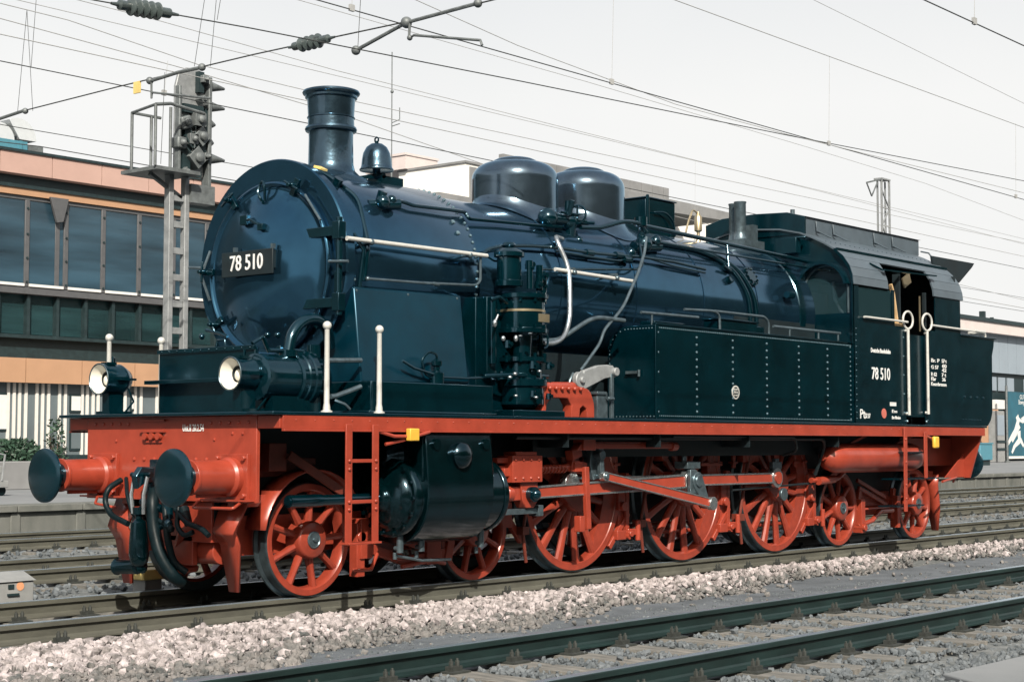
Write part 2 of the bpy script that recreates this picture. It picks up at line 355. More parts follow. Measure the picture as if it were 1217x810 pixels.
track('track the steam locomotive stands on, beside the pale stones', 0, -14, 60, -11, 30, .65)
track('empty track between the locomotive and the platform track', 4.5, -14, 120, -9, 45, .65)
track('track running close along the concrete platform edge', 9.6, -14, 160, -5, 55, .65)

# ------------------------------------------------------------------ stones
def ico():
    t = (1+5**.5)/2
    v = np.array([(-1,t,0),(1,t,0),(-1,-t,0),(1,-t,0),(0,-1,t),(0,1,t),(0,-1,-t),(0,1,-t),(t,0,-1),(t,0,1),(-t,0,-1),(-t,0,1)], float)
    v /= np.linalg.norm(v[0])
    f = np.array([(0,11,5),(0,5,1),(0,1,7),(0,7,10),(0,10,11),(1,5,9),(5,11,4),(11,10,2),(10,7,6),(7,1,8),(3,9,4),(3,4,2),(3,2,6),(3,6,8),(3,8,9),(4,9,5),(2,4,11),(6,2,10),(8,6,7),(9,8,1)])
    return v, f
IV, IF = ico()
def stones(name, m, pts, sizes, seed, flat=.75):
    rg = np.random.default_rng(seed); N = len(pts); nv = len(IV)
    V = IV[None] * (1 + rg.uniform(-.32, .32, (N, nv, 1)))
    V = V * rg.uniform(.6, 1.25, (N, 1, 3)); V[:, :, 2] *= flat
    q = rg.normal(size=(N, 4)); q /= np.linalg.norm(q, axis=1)[:, None]
    a, b, c, d = q.T
    Rm = np.stack([np.stack([1-2*(c*c+d*d), 2*(b*c-a*d), 2*(b*d+a*c)], -1), np.stack([2*(b*c+a*d), 1-2*(b*b+d*d), 2*(c*d-a*b)], -1), np.stack([2*(b*d-a*c), 2*(c*d+a*b), 1-2*(b*b+c*c)], -1)], 1)
    V = np.einsum('nij,nkj->nki', Rm, V) * np.asarray(sizes)[:, None, None] + np.asarray(pts)[:, None, :]
    F = (IF[None] + (np.arange(N)*nv)[:, None, None]).reshape(-1, 3)
    me = bpy.data.meshes.new(name); me.vertices.add(N*nv); me.vertices.foreach_set('co', V.reshape(-1))
    me.loops.add(F.size); me.loops.foreach_set('vertex_index', F.reshape(-1).astype(np.int32))
    me.polygons.add(len(F)); me.polygons.foreach_set('loop_start', (np.arange(len(F))*3).astype(np.int32))
    me.materials.append(M[m]); me.update(calc_edges=True); me.validate(); me.shade_flat()
    o = bpy.data.objects.new(name, me); COL.objects.link(o); return tag(o, kind='stuff')
rg = np.random.default_rng(3)
def mound_z(y):       # the pale shoulder in front of the loco's near rail
    return GZ + .075*np.exp(-((y + 1.25)/.45)**2)
def lim(x): return np.clip(-2.42 + .08*(x + 6), -2.55, -1.72) + .16*np.sin(x*1.7) + .1*np.sin(x*4.3 + 1)
n = 30000
x = -10 + 40*rg.random(n)**1.7; y = -2.75 + 2.0*rg.random(n)
keep = (y > lim(x)) | (rg.random(n) < .02); x, y = x[keep], y[keep]
edge = lim(x)*.62 - .33 + rg.normal(0, .17, len(x))            # upper part clean and pale, lower skirt dirty
pl = y > edge
for nm, mt, sel, lo, hi, lab, sd_ in (('pale_ballast', 'stone', pl, .02, .048, 'pale pinkish crushed stone heaped along the rail under the locomotive', 5), ('dirty_ballast', 'stone3', ~pl, .013, .036, 'darker dirty stones at the foot of the pale ballast strip', 15)):
    xs_, ys_ = x[sel], y[sel]
    tag(stones(nm, mt, np.stack([xs_, ys_, mound_z(ys_) + rg.uniform(-.02, .03, len(xs_))], 1), rg.uniform(lo, hi, len(xs_))*np.where(rg.random(len(xs_)) < .1, 1.4, 1), sd_), lab, 'ballast')
b = MB(); grid = []
for i in range(161):
    xx = -12 + i*.3; grid.append([(xx, yy, float(mound_z(np.array(yy))) - .035 + .02*pnoise(Vector((xx*2, yy*2, 3)))) for yy in np.linspace(-2.7, -.8, 14)])
b.sheet(grid); tag(b.build('ballast_shoulder', 'bed', ang=180), kind='structure')
n = 30000
x = -11 + 22*rg.random(n)**1.5; y = -4.85 + rg.uniform(-2.05, 1.5, n)
ok = np.abs(np.abs(y+4.85)-.752) > .1; x, y = x[ok], y[ok]
ph = np.abs(((x+11.5)/.63 + .5) % 1 - .5)*.63; onsl = (ph < .15) & (np.abs(y+4.85) < 1.3)
kp = (~onsl) | (rg.random(len(x)) < .035); x, y, onsl = x[kp], y[kp], onsl[kp]
z = np.where(onsl, -.156, -.176) + rg.uniform(-.01, .012, len(x)); far = np.abs(y+4.85) > 1.4; z = np.where(far, GZ + .012 + .04*np.clip(1.9-np.abs(y+4.85), 0, .5), z)
tag(stones('grey_gravel', 'stone2', np.stack([x, y, z], 1), rg.uniform(.011, .03, len(x))*np.where(rg.random(len(x)) < .08, 1.35, 1), 6), 'grey gravel between the sleepers of the foreground track', 'gravel')
n = 9000
x = -9 + 45*rg.random(n)**1.3; y = np.where(rg.random(n) < .55, 4.5, 9.6) + rg.uniform(-1.75, 1.75, n)
yc = np.where(y < 7, 4.5, 9.6); ok = np.abs(np.abs(y-yc)-.752) > .1; x, y = x[ok], y[ok]
tag(stones('track_gravel', 'stone2', np.stack([x, y, np.full(len(x), -.178) + rg.uniform(-.012, .015, len(x))], 1), rg.uniform(.02, .05, len(x)), 8), 'grey brown gravel around the two tracks behind the locomotive', 'gravel')
n = 3500
x = -10 + 30*rg.random(n)**1.4; y = rg.uniform(1.2, 3.2, n)
tag(stones('verge_gravel', 'stone2', np.stack([x, y, np.full(len(x), GZ+.01) + rg.uniform(-.01, .01, len(x))], 1), rg.uniform(.015, .04, len(x)), 9), 'dull gravel strip behind the locomotive between two tracks', 'gravel')
n = 2600
x = -10 + 24*rg.random(n)**1.4; y = rg.uniform(-3.45, -2.3, n)
tag(stones('cinder_grit', 'stone2', np.stack([x, y, np.full(len(x), GZ+.002)], 1), rg.uniform(.005, .016, len(x)), 10), 'fine dark cinder grit on the walkway in front of the ballast', 'grit')

# ================================================================== steam locomotive (front = -X, rail top z = 0)
LOCO = empty('steam_locomotive', (0, 0, 0), 'black and red steam tank locomotive numbered 78 510 standing on the second track', 'locomotive')
KEEP_WHOLE = {'rivets', 'lettering', 'main_frame', 'cab', 'cab_roof', 'roof_ventilator', 'running_board', 'boiler', 'smokebox', 'cylinder', 'valve_rod_guide', 'motion_stay', 'air_pump', 'pump_bracket', 'turbo_generator', 'side_tank', 'corner_angle', 'reflector', 'maker_plate', 'rod_flute', 'wall_fin', 'ground_floor_wall', 'wall', 'fascia', 'canopy_fascia', 'window_frame', 'cladding_panel', 'lattice', 'wiring', 'figure', 'main_rod', 'coupling_rod', 'eccentric_rod', 'foliage', 'stem', 'coal_bunker', 'buffer', 'headlamp', 'frame_bolt', 'dome', 'safety_valve', 'parapet'}
def loose(mb):
    n = len(mb.v); pa = list(range(n))
    def fd(i):
        while pa[i] != i: pa[i] = pa[pa[i]]; i = pa[i]
        return i
    for f_ in mb.f:
        a = fd(f_[0])
        for j in f_[1:]: pa[fd(j)] = a
    isl = {}
    for i in range(n): isl.setdefault(fd(i), []).append(i)
    ks = list(isl); bb = []
    for k in ks:
        q = np.array([mb.v[i] for i in isl[k]]); bb.append((q.min(0)-.004, q.max(0)+.004))
    m_ = len(ks); up = list(range(m_))
    def fu(i):
        while up[i] != i: up[i] = up[up[i]]; i = up[i]
        return i
    for i in range(m_):
        for j in range(i):
            if (bb[i][0] <= bb[j][1]).all() and (bb[j][0] <= bb[i][1]).all(): up[fu(i)] = fu(j)
    grp = {}
    for i, k in enumerate(ks): grp.setdefault(fu(i), []).extend(isl[k])
    where = {}
    for gi, ids in grp.items():
        for i in ids: where[i] = gi
    out = {}
    for gi, ids in grp.items():
        ids = sorted(ids); mp = {o: q for q, o in enumerate(ids)}; nb = MB(); nb.v = [mb.v[i] for i in ids]; out[gi] = (nb, mp)
    for f_ in mb.f: nb, mp = out[where[f_[0]]]; nb.f.append(tuple(mp[i] for i in f_))
    return sorted((o[0] for o in out.values()), key=lambda b_: -len(b_.v))
def pieces(mb, name, m, parent, **k):
    if name in KEEP_WHOLE or len(mb.v) > 40000: return mb.build(name, m, parent, **k)
    ps = loose(mb)
    if len(ps) == 1 or len(ps) > 60: return mb.build(name, m, parent, **k)
    return [p_.build(name, m, parent, **k) for p_ in ps][0]
def part(mb, name, m, parent=LOCO, **k): return pieces(mb, name, m, parent, **k)
ZB = 2.97; RB = .895; RS = .94          # boiler axis height, boiler and smokebox radius
XS0 = -5.62; XS1 = -3.71; XC0 = 2.95    # smokebox front, smokebox rear seam, cab front
def onb(x, deg, r=RB):                   # point on the boiler shell, deg measured from the top towards the viewer's side
    return Vector((x, -r*math.sin(R(deg)), ZB + r*math.cos(R(deg))))

# frames and running board
f = MB()
for sg in (-1, 1): f.box(-6.7, 6.75, sg*.545-.015, sg*.545+.015, .62, 1.5)
f.box(-6.2, 6.4, -.53, .53, .95, 1.05); f.box(-1.2, 2.6, -.5, .5, .45, 1.6); f.box(-5.6, -3.9, -.53, .53, .5, 1.5)
part(f, 'main_frame', 'matt')
f = MB(); f.box(-6.86, 6.9, -1.455, 1.455, 1.57, 1.598)
part(f, 'running_board', 'satin', bevel=.006)
for sg in (-1, 1):
    f = MB(); f.box(-6.74, 6.84, sg*1.425, sg*1.447, 1.455, 1.5685); f.box(-6.74, 4.95, sg*1.427, sg*1.462, 1.437, 1.4545)
    for i in range(62): f.rivet((-6.6+i*.215, sg*1.447, 1.53), (0, sg, 0), .008)
    part(f, 'valance', 'red', bevel=.004)
f = MB(); f.box(-6.76, -6.72, -1.15, 1.15, .845, 1.5685)
for sg in (-1, 1): f.box(-6.757, -6.722, sg*1.152, sg*1.424, 1.46, 1.5665)
bb = part(f, 'buffer_beam', 'red', bevel=.006)
f = MB()
for y in [-1.05+i*.12 for i in range(5)] + [.55+i*.12 for i in range(5)]: f.rivet((-6.76, y, 1.51), (-1, 0, 0), .017)
for y in [-.52+i*.14 for i in range(8)]: f.rivet((-6.76, y, 1.2), (-1, 0, 0), .02)
for y, z in ((-.62, 1.37), (.72, 1.36), (-.85, 1.42), (-.98, 1.42)): f.rivet((-6.76, y, z), (-1, 0, 0), .016)
f.box(-6.79, -6.761, .02, .36, 1.53, 1.545)
for y in (.1, .19, .28): f.cyl((-6.762, y, 1.40), (-6.80, y, 1.40), .032, n=10)
f.box(-6.79, -6.761, .02, .36, 1.435, 1.452); f.box(-6.775, -6.761, .07, .31, 1.345, 1.36)
f.box(-6.85, -6.761, -1.13, -.55, .86, .875); f.box(-6.85, -6.761, .55, 1.13, .86, .875)
part(f, 'rivets', 'red', bb)
f = MB(); q = P(229.5,508.5,X=-6.7645); f.text('Unt.II 20.2.54', (-6.7645, q.y, q.z), .06, (0, -1, 0), (0, 0, 1), .6, .002, .012)
part(f, 'lettering', 'white', bb)
f = MB(); f.prism([(-1.42,1.5685),(1.42,1.5685),(1.2,.85),(-1.2,.85)], 'X', 6.84, 6.88)
for sg in (-1, 1): f.box(5.2, 6.839, sg*.92-.012, sg*.92+.012, 1.03, 1.42); f.prism([(6.2,.86),(6.838,.86),(6.838,1.2)], 'Y', sg*.92-.2, sg*.92-.18)
part(f, 'rear_buffer_beam', 'red', bevel=.004)

# buffers
def buffer(x0, sx, y):
    c = MB(); z = 1.06
    c.box(x0, x0+sx*.035, y-.2, y+.2, z-.19, z+.19)
    c.lathe((x0+sx*.034, y, z), (sx, 0, 0), [(.165, 0), (.165, .05), (.142, .075), (.138, .42), (.146, .43), (.146, .455), (.1, .456)], 28)
    for a in (-1, 1):
        for b_ in (-1, 1): c.cyl((x0+sx*.034, y+a*.165, z+b_*.155), (x0+sx*.062, y+a*.165, z+b_*.155), .024, n=6)
    c.box(x0+sx*.06, x0+sx*.4, y-.012, y+.012, z-.165, z-.135)
    o = part(c, 'buffer', 'red', bevel=.003)
    h = MB(); h.lathe((x0+sx*.488, y, z), (sx, 0, 0), [(.105, 0), (.105, .1), (.15, .115), (.225, .132), (.236, .14), (.236, .158), (.222, .168), (.16, .178), (.08, .184), (1e-4, .186)], 40)
    part(h, 'buffer_head', 'satin', o)
for y in (-.875, .875): buffer(-6.76, -1, y); buffer(6.88, 1, y)

# front drawgear and hoses
f = MB()
f.box(-6.80, -6.761, -.2, .2, .93, 1.2); f.prism([(-6.8,1.0),(-7.02,1.0),(-7.1,.95),(-7.12,1.06),(-7.06,1.14),(-6.8,1.13)], 'Y', -.035, .035)
part(f, 'coupling_hook', 'satin', bevel=.008)
f = MB()
for sg in (-1, 1): f.tube([(-7.02, sg*.09+.02, 1.08), (-7.06, sg*.085+.02, .9), (-7.05, sg*.07+.02, .74)], .017)
part(f, 'coupling_shackle', 'steel')
f = MB()
f.cyl((-7.02, -.12, 1.07), (-7.02, .15, 1.07), .024)
f.lathe((-7.05, .015, .80), (.05, .03, -1), [(.05,0),(.05,.06),(.03,.08),(.03,.1),(.065,.13),(.08,.26),(.088,.4),(.075,.47),(.045,.5)], 16)
f.lathe((-7.0, .0, .29), (0, 1, -.04), [(.03, 0), (.06, .02), (.045, .06), (.065, .08), (.06, .34), (.075, .36), (.03, .42)], 12)
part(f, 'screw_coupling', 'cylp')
f = MB(); f.tube([P(144,570,X=-6.8), P(128,580,X=-6.95), P(124,596,X=-6.97), P(132,612,X=-6.97), P(152,622,X=-6.97)], .026, 10, fil=.06)
part(f, 'brake_hose', 'rubber')
f = MB(); f.tube([P(184,566,X=-6.8), P(181,592,X=-6.97), P(182,625,X=-6.98), P(190,660,X=-6.98), P(207,686,X=-6.9), P(216,690,X=-6.8)], .055, 12, fil=.1)
part(f, 'heating_hose', 'rubber')
f = MB(); f.tube([P(206,575,X=-6.8), P(208,605,X=-6.9), P(222,621,X=-6.92), P(240,628,X=-6.92), P(248,636,X=-6.92)], .024, 10, fil=.06)
f.cyl(P(218,605,X=-6.85), P(224,622,X=-6.88), .05, .035); f.cyl(P(178,610,X=-6.95), P(203,628,X=-6.95), .02); f.sphere(P(203,628,X=-6.95), .034); f.sphere(P(178,610,X=-6.95), .04)
part(f, 'brake_hose', 'rubber')
f = MB(); f.tube([P(196,572,X=-6.8), P(196,600,X=-6.93), P(199,640,X=-6.95), P(206,668,X=-6.9), P(222,680,X=-6.82)], .03, 10, fil=.08); part(f, 'heating_hose', 'rubber')
f = MB(); f.tube([P(150,568,X=-6.8), P(151,588,X=-6.92), P(158,612,X=-6.94), P(176,622,X=-6.94)], .018, 10, fil=.06); part(f, 'brake_hose', 'rubber')
f = MB(); f.box(-6.95,-6.8, .0, .16, 1.0, 1.12); f.cyl((-6.93,.02,.9),(-6.93,.02,1.02),.05); f.cyl((-6.93,-.16,.78),(-6.93,.12,.84),.035); f.cyl((-6.9,-.2,.7),(-6.9,-.2,.86),.05); f.cyl((-6.94,-.05,.6),(-6.94,-.25,.66),.028); f.sphere((-6.94,-.25,.66),.045,8); f.cyl((-6.86,-.28,.86),(-6.86,-.28,1.0),.04)
part(f, 'brake_valve', 'satin')
f = MB(); f.tube([(-6.9,-.33,.8),(-6.94,-.36,.64),(-6.94,-.46,.56),(-6.92,-.55,.6)], .022, 10, fil=.05); part(f, 'brake_hose', 'rubber')
f = MB()
for pts in ([(118,583),(113,598),(133,602),(137,602)], [(238,592),(229,603),(277,604),(290,594)]):
    f.tube([P(a, b, X=-6.76 if i in (0, len(pts)-1) else -6.95) for i, (a, b) in enumerate(pts)], .013, 8, fil=.03)
part(f, 'shunter_handrail', 'red')
# rail guards and front bogie frame
for y0, lab in ((-.72, None), (.72, None)):
    f = MB(); sg = -1 if y0 < 0 else 1
    f.sheet([[(-6.62, y0-.17, .86), (-6.62, y0+.17, .86)], [(-6.74, y0-.14, .60), (-6.74, y0+.14, .60)], [(-6.66, y0-.11, .48), (-6.66, y0+.13, .48)], [(-6.62, y0-.06, .09), (-6.62, y0+.06, .09)]])
    f.box(-6.66, -6.3, y0-.04, y0+.04, .8, .9)
    o = part(f, 'rail_guard', 'red', ang=3); s_ = o.modifiers.new('t', 'SOLIDIFY'); s_.thickness = .022
f = MB(); f.box(-6.72, -6.45, -.55, .2, .5, .84); f.cyl((-6.55, -.5, .42), (-6.55, .25, .42), .115); f.box(-6.6, -5.0, -.62, -.58, .38, .72); f.box(-6.6, -3.4, .58, .62, .38, .72)
f.box(-6.72, -6.66, -.3, .0, .3, .55); f.lathe((-6.62, -.02, .2), (0,0,1), [(.02,0),(.15,.03),(.16,.07),(.13,.1)], 20)
f.bar((-6.6, .1, .3), (-6.75, -.2, .58), .07, .05)
for y in (-.4, .4): f.box(-6.72, -6.3, y-.012, y+.012, .86, 1.45)
part(f, 'bogie_frame', 'red', bevel=.006)
f = MB(); f.box(-5.1, -3.3, -.66, -.6, .34, .55); f.bar((-5.2,-.8,.42),(-4.5,-.78,.22),.06,.09); f.bar((-4.6,-.78,.24),(-4.0,-.8,.3),.06,.1); f.bar((-4.05,-.8,.22),(-4.0,-.8,.42),.08,.1)
f.tube([(-5.32,-.82,.2),(-5.1,-.84,.2),(-5.0,-.82,.34)], .02); f.box(-5.28,-5.18,-.84,-.74,.14,.62); f.cyl((-5.23,-.86,.5),(-5.23,-.74,.5),.05); f.box(-5.2,-5.0,-.84,-.8,.46,.56)
f.bar((-3.1,-.75,.62),(-2.85,-.75,.35),.05,.07); f.box(-3.2,-3.05,-.8,-.7,.5,.75)
part(f, 'bogie_brake_rigging', 'red', bevel=.006)

# wheels
def wheel(name, r, nsp, hub, cw=False):
    """centre at the origin, axis along Y, outer face towards -Y at y=-.07"""
    y0, y1 = -.07, .07; m = MB(); rim = r*.845 if r < .6 else r*.885
    m.lathe((0,0,0), (0,1,0), [(r-.012, y0+.004), (r-.016, y0), (rim+.014, y0), (rim, y0+.014), (rim-.008, y0+.05), (rim-.008, y1-.02), (rim+.02, y1)], 64, False)
    m.lathe((0,0,0), (0,1,0), [(1e-4, y0-.055), (hub*.88, y0-.055), (hub*.96, y0-.045), (hub, y0-.02), (hub*1.04, .05)], 40, False)
    for k in range(nsp):
        a = 2*math.pi*(k+.5)/nsp; c, s_ = math.cos(a), math.sin(a); q = []
        for rr, hw, hy in ((hub*.9, r*(.078 if r<.6 else .066), .045), ((hub+rim)*.5, r*(.06 if r<.6 else .05), .036), (rim+.004, r*(.075 if r<.6 else .066), .036)):
            sec = []
            for j in range(8):
                g = 2*math.pi*j/8; t = hw*math.cos(g)*.95; yy = -.025 + hy*math.sin(g)
                sec.append((c*rr - s_*t, yy, s_*rr + c*t))
            q.append(sec + [sec[0]])
        m.sheet(q)
    o = m
    if cw:
        poly = arc(0, 0, rim+.004, -62, 38, 18) + [(rim*.80*math.cos(R(30)), rim*.80*math.sin(R(30))), (rim*.74*math.cos(R(8)), rim*.74*math.sin(R(8))), (rim*.72*math.cos(R(-12)), rim*.72*math.sin(R(-12))), (rim*.74*math.cos(R(-32)), rim*.74*math.sin(R(-32))), (rim*.80*math.cos(R(-54)), rim*.80*math.sin(R(-54)))]
        m.prism(poly, 'Y', y0+.008, .03)
        cr = (-.29, .1)
        m.prism(arc(0, 0, hub*1.0, -100, 60, 10)[::1] + arc(cr[0], cr[1], .11, 70, 250, 10), 'Y', y0-.06, y0+.03)
        m.cyl((cr[0], y0-.075, cr[1]), (cr[0], y0, cr[1]), .11, n=24)
    ob = m.build(name, 'wheelred', None, ang=42)
    t = MB(); t.lathe((0,0,0), (0,1,0), [(r-.0125, y0+.003), (r-.004, y0+.012), (r, y0+.03), (r+.003, y1-.035), (r+.026, y1-.014), (r+.028, y1), (r+.018, y1+.012), (rim+.02, y1+.012)], 64, False)
    t.build('tyre', 'tyre', ob)
    if not cw:
        h = MB(); h.lathe((0,y0-.054,0), (0,-1,0), [(.074,0),(.074,.012),(.066,.016),(.06,.01),(.02,.012),(.018,.028),(1e-4,.03)], 24); h.build('axle_cap', 'dsteel', ob)
    return ob
LX = (-5.85, -3.65, 3.65, 5.85); DX = (-2.05, 0, 2.05)
lw = wheel('leading_wheel', .5, 9, .165); dw = wheel('driving_wheel', .825, 15, .2, True)
rndw = random.Random(4)
for i, xx in enumerate(LX):
    for sg in (-1, 1):
        o = lw if (i == 0 and sg < 0) else copy_obj(lw, LOCO)
        o.parent = LOCO; o.location = (xx, sg*.75, .5); o.rotation_euler = (0, (R(18), R(5), R(22), R(31))[i], 0 if sg < 0 else math.pi)
for i, xx in enumerate(DX):
    for sg in (-1, 1):
        o = dw if (i == 0 and sg < 0) else copy_obj(dw, LOCO)
        o.parent = LOCO; o.location = (xx, sg*.75, .825); o.rotation_euler = (0, 0, 0 if sg < 0 else math.pi)
f = MB()
for xx in LX: f.cyl((xx,-.68,.5),(xx,.68,.5),.085)
for xx in DX: f.cyl((xx,-.68,.825),(xx,.68,.825),.1)
part(f, 'axle', 'darkred')

# springs, hangers and brake gear between the wheels
f = MB()
for xx in DX:
    px = xx+.93
    f.box(px-.03, px+.03, -.84, -.72, .30, 1.02); f.prism([(px-.06,.98),(px-.02,.42),(px-.12,.42),(px-.13,.62),(px-.16,.95)], 'Y', -.8, -.69)
    f.box(px-.02, px+.2, -.86, -.7, .34, .41); f.cyl((px+.16,-.86,.28),(px+.16,-.86,.5),.03); f.cyl((px,-.9,.36),(px,-.65,.36),.035)
    f.box(px-.06, px+.06, -.85, -.72, .96, 1.0)
part(f, 'brake_hanger', 'red', bevel=.006)
f = MB()
for xx in DX:
    for k in range(6): f.box(xx-.5+k*.06, xx+.5-k*.06, -.6, -.57, 1.0+k*.02, 1.018+k*.02)
    f.box(xx-.06, xx+.06, -.84, -.75, 1.12, 1.34)
f.box(.35, .8, -.84, -.75, 1.08, 1.12); f.cyl((-.4,-.85,1.2),(-.4,-.7,1.2),.06); f.box(1.25, 1.6, -.85, -.75, 1.12, 1.28); f.cyl((1.4,-.86,1.2),(1.4,-.7,1.2),.1)
for xx in (-1.3, .55, .75, 1.1, 2.55, 2.75): f.cyl((xx,-.8,1.05),(xx,-.8,1.2),.03); f.box(xx-.05, xx+.05,-.84,-.76,1.1,1.13)
part(f, 'spring_gear', 'red', bevel=.005)
f = MB()
for sg in (-1, 1): f.box(2.95, 6.35, sg*.6-.02, sg*.6+.02, .36, .68)
for k in range(8): f.box(3.98+k*.055, 5.5-k*.055, -.72, -.62, .50+k*.022, .52+k*.022)
for xx in (4.25, 5.25): f.bar((xx, -.74, .3), (xx+.1, -.74, .72), .06, .07)
f.tube([(4.2,-.8,.24),(4.55,-.82,.3),(4.8,-.82,.42),(5.2,-.8,.42)], .035); f.tube([(4.1,-.78,.46),(5.3,-.78,.46)], .018); f.bar((4.3,-.76,.75),(5.1,-.76,.5),.04,.05); f.bar((4.3,-.74,.85),(5.1,-.74,.6),.04,.05)
f.box(4.2, 4.3, -.86, -.72, .15, .6); f.box(5.28, 5.36, -.84, -.72, .18, .62); f.cyl((4.24,-.9,.22),(4.24,-.7,.22),.045)
part(f, 'rear_bogie_frame', 'red', bevel=.005)
for sg in (-1, 1):
    f = MB(); y0 = sg*.78
    f.sheet([[(6.42, y0-.13, .9), (6.42, y0+.13, .9)], [(6.42, y0-.12, .74), (6.42, y0+.12, .74)], [(6.52, y0-.1, .42), (6.52, y0+.1, .42)], [(6.56, y0-.05, .09), (6.56, y0+.05, .09)]])
    f.box(6.3, 6.44, y0-.04, y0+.04, .82, .95)
    o = part(f, 'rear_rail_guard', 'red', ang=3); s_ = o.modifiers.new('t', 'SOLIDIFY'); s_.thickness = .022

# front mudguard, cylinders
f = MB(); grid = []
for k in range(15):
    a = R(170 - k*9.5); grid.append([(-5.85 + .6*math.cos(a), y, .5 + .6*math.sin(a)) for y in (-.92, -.66)])
f.sheet(grid); o = part(f, 'mudguard', 'red'); s_ = o.modifiers.new('t', 'SOLIDIFY'); s_.thickness = .012
f = MB(); f.box(-6.6, -5.9, -.7, -.6, 1.05, 1.25); f.bar((-6.15,-.88,1.24),(-5.45,-.98,.83),.03,.08); f.box(-6.35,-6.15,-.85,-.65,1.1,1.34); f.bar((-6.5,-.72,1.2),(-5.7,-.72,1.18),.04,.06)
part(f, 'mudguard_bracket', 'darkred', bevel=.006)
for sg in (-1, 1):
    yc, zc = sg*1.09, .85
    f = MB(); f.cyl((-5.12, yc, zc), (-3.86, yc, zc), .335, n=48)
    f.lathe((-5.12, yc, zc), (-1,0,0), [(.355, -.06), (.355, .0), (.34, .02), (.29, .03), (.27, .06), (.2, .1), (.11, .125), (.09, .16), (.06, .17)], 48)
    f.lathe((-3.86, yc, zc), (1,0,0), [(.35, -.05), (.35, .01), (.3, .03)], 48)
    f.box(-5.02, -4.07, sg*.56, sg*1.40, 1.0, 1.44); f.box(-5.0, -4.05, sg*.56, sg*1.1, .5, 1.0)
    f.prism([(sg*1.40,1.44),(sg*1.43,1.3),(sg*1.455,1.02),(sg*1.455,.86),(sg*1.44,.74),(sg*1.40,.64),(sg*1.34,.55),(sg*1.25,.48),(sg*1.14,.44),(sg*1.0,.42),(sg*.6,.5),(sg*.6,1.44)], 'X', -5.0, -4.1)
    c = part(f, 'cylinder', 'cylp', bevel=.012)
    f = MB(); f.cyl((-5.98, yc, zc), (-5.27, yc, zc), .048); f.cyl((-6.35, yc, zc), (-5.98, yc, zc), .055); f.cyl((-6.36, yc, zc), (-6.35, yc, zc), .035)
    part(f, 'tail_rod_tube', 'dsteel' if 0 else 'black', c)
    f = MB()
    for k in range(14):
        a = 2*math.pi*k/14; f.cyl((-5.142, yc+.32*math.cos(a), zc+.32*math.sin(a)), (-5.17, yc+.32*math.cos(a), zc+.32*math.sin(a)), .02, n=6)
    f.cyl((-4.56, sg*1.40, 1.23), (-4.56, sg*1.475, 1.23), .12, n=28); f.lathe((-4.56, sg*1.475, 1.23), (0, sg, 0), [(.12,0),(.1,.03),(.05,.05),(1e-4,.056)], 28)
    for xx in (-4.88, -4.2): f.cyl((xx, sg*1.40, 1.33), (xx, sg*1.45, 1.33), .05)
    f.lathe((-5.02, sg*1.0, 1.22), (-1,0,0), [(.2,-.02),(.2,.03),(.17,.05),(.09,.12),(.05,.13)], 28)
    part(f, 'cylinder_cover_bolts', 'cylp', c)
    f = MB()
    for xx in (-5.06, -4.78, -3.95): f.cyl((xx, sg*1.16, .36), (xx, sg*1.16, .52), .032); f.cyl((xx, sg*1.1, .30), (xx, sg*1.1, .36), .02); f.cyl((xx-.02, sg*1.12, .40), (xx-.02, sg*1.16, .40), .02)
    f.tube([(-5.06, sg*1.12, .33), (-4.7, sg*1.1, .27), (-4.2, sg*1.0, .25)], .014)
    part(f, 'drain_cock', 'dsteel', c)

# dark plates added for shade, feed pipes and brake rods under the running board
for sg in (-1, 1):
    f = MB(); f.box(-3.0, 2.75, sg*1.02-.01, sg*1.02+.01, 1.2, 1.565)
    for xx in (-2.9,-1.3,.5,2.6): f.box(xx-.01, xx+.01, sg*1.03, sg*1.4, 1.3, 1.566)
    part(f, 'shade_plate', 'matt')
    f = MB(); f.tube([(-3.6, sg*1.3, 1.40), (2.4, sg*1.3, 1.40), (2.6, sg*1.2, 1.3), (2.62, sg*1.05, .95)], .022, fil=.1); f.tube([(-1.0, sg*1.36, 1.42), (1.6, sg*1.36, 1.42), (1.75, sg*1.3, 1.25), (1.75, sg*1.1, 1.2)], .017, fil=.08); part(f, 'feed_water_pipe', 'matt')
    f = MB(); f.tube([(-1.2, sg*.6, .33), (3.05, sg*.6, .33)], .022)
    for xx in (-1.14, .93, 2.98): f.cyl((xx, sg*.88, .33), (xx, sg*.55, .33), .03)
    part(f, 'brake_pull_rod', 'red')
    for xx in DX:
        f = MB(); f.tube([(xx-.62, sg*.84, 1.3), (xx-.78, sg*.86, .9), (xx-.86, sg*.82, .45), (xx-.78, sg*.8, .14)], .018, fil=.1); f.box(xx-.9, xx-.8, sg*.86, sg*.74, .42, .5); part(f, 'sanding_pipe', 'darkred')
        f = MB(); f.bar((xx+.62, sg*.80, .22), (xx+.98, sg*.80, .58), .05, .06); f.box(xx+.70, xx+.86, sg*.87, sg*.78, .3, .4); f.cyl((xx+.8, sg*.9, .66), (xx+.8, sg*.75, .66), .05); f.box(xx+.74, xx+.86, sg*.86, sg*.76, .62, .95); part(f, 'brake_block', 'red', bevel=.006)
    f = MB(); f.bar((-5.2, sg*.78, .62), (-4.3, sg*.76, .34), .05, .07); f.box(-5.25,-5.1, sg*.86, sg*.72, .3, .66); f.box(-4.35,-4.15, sg*.84, sg*.72, .2, .42); f.cyl((-4.75,sg*.86,.3),(-4.75,sg*.7,.3),.045); f.tube([(-4.7,sg*.84,.2),(-4.3,sg*.84,.24),(-4.1,sg*.84,.2)], .022); part(f, 'bogie_brake_rigging', 'red', bevel=.006)
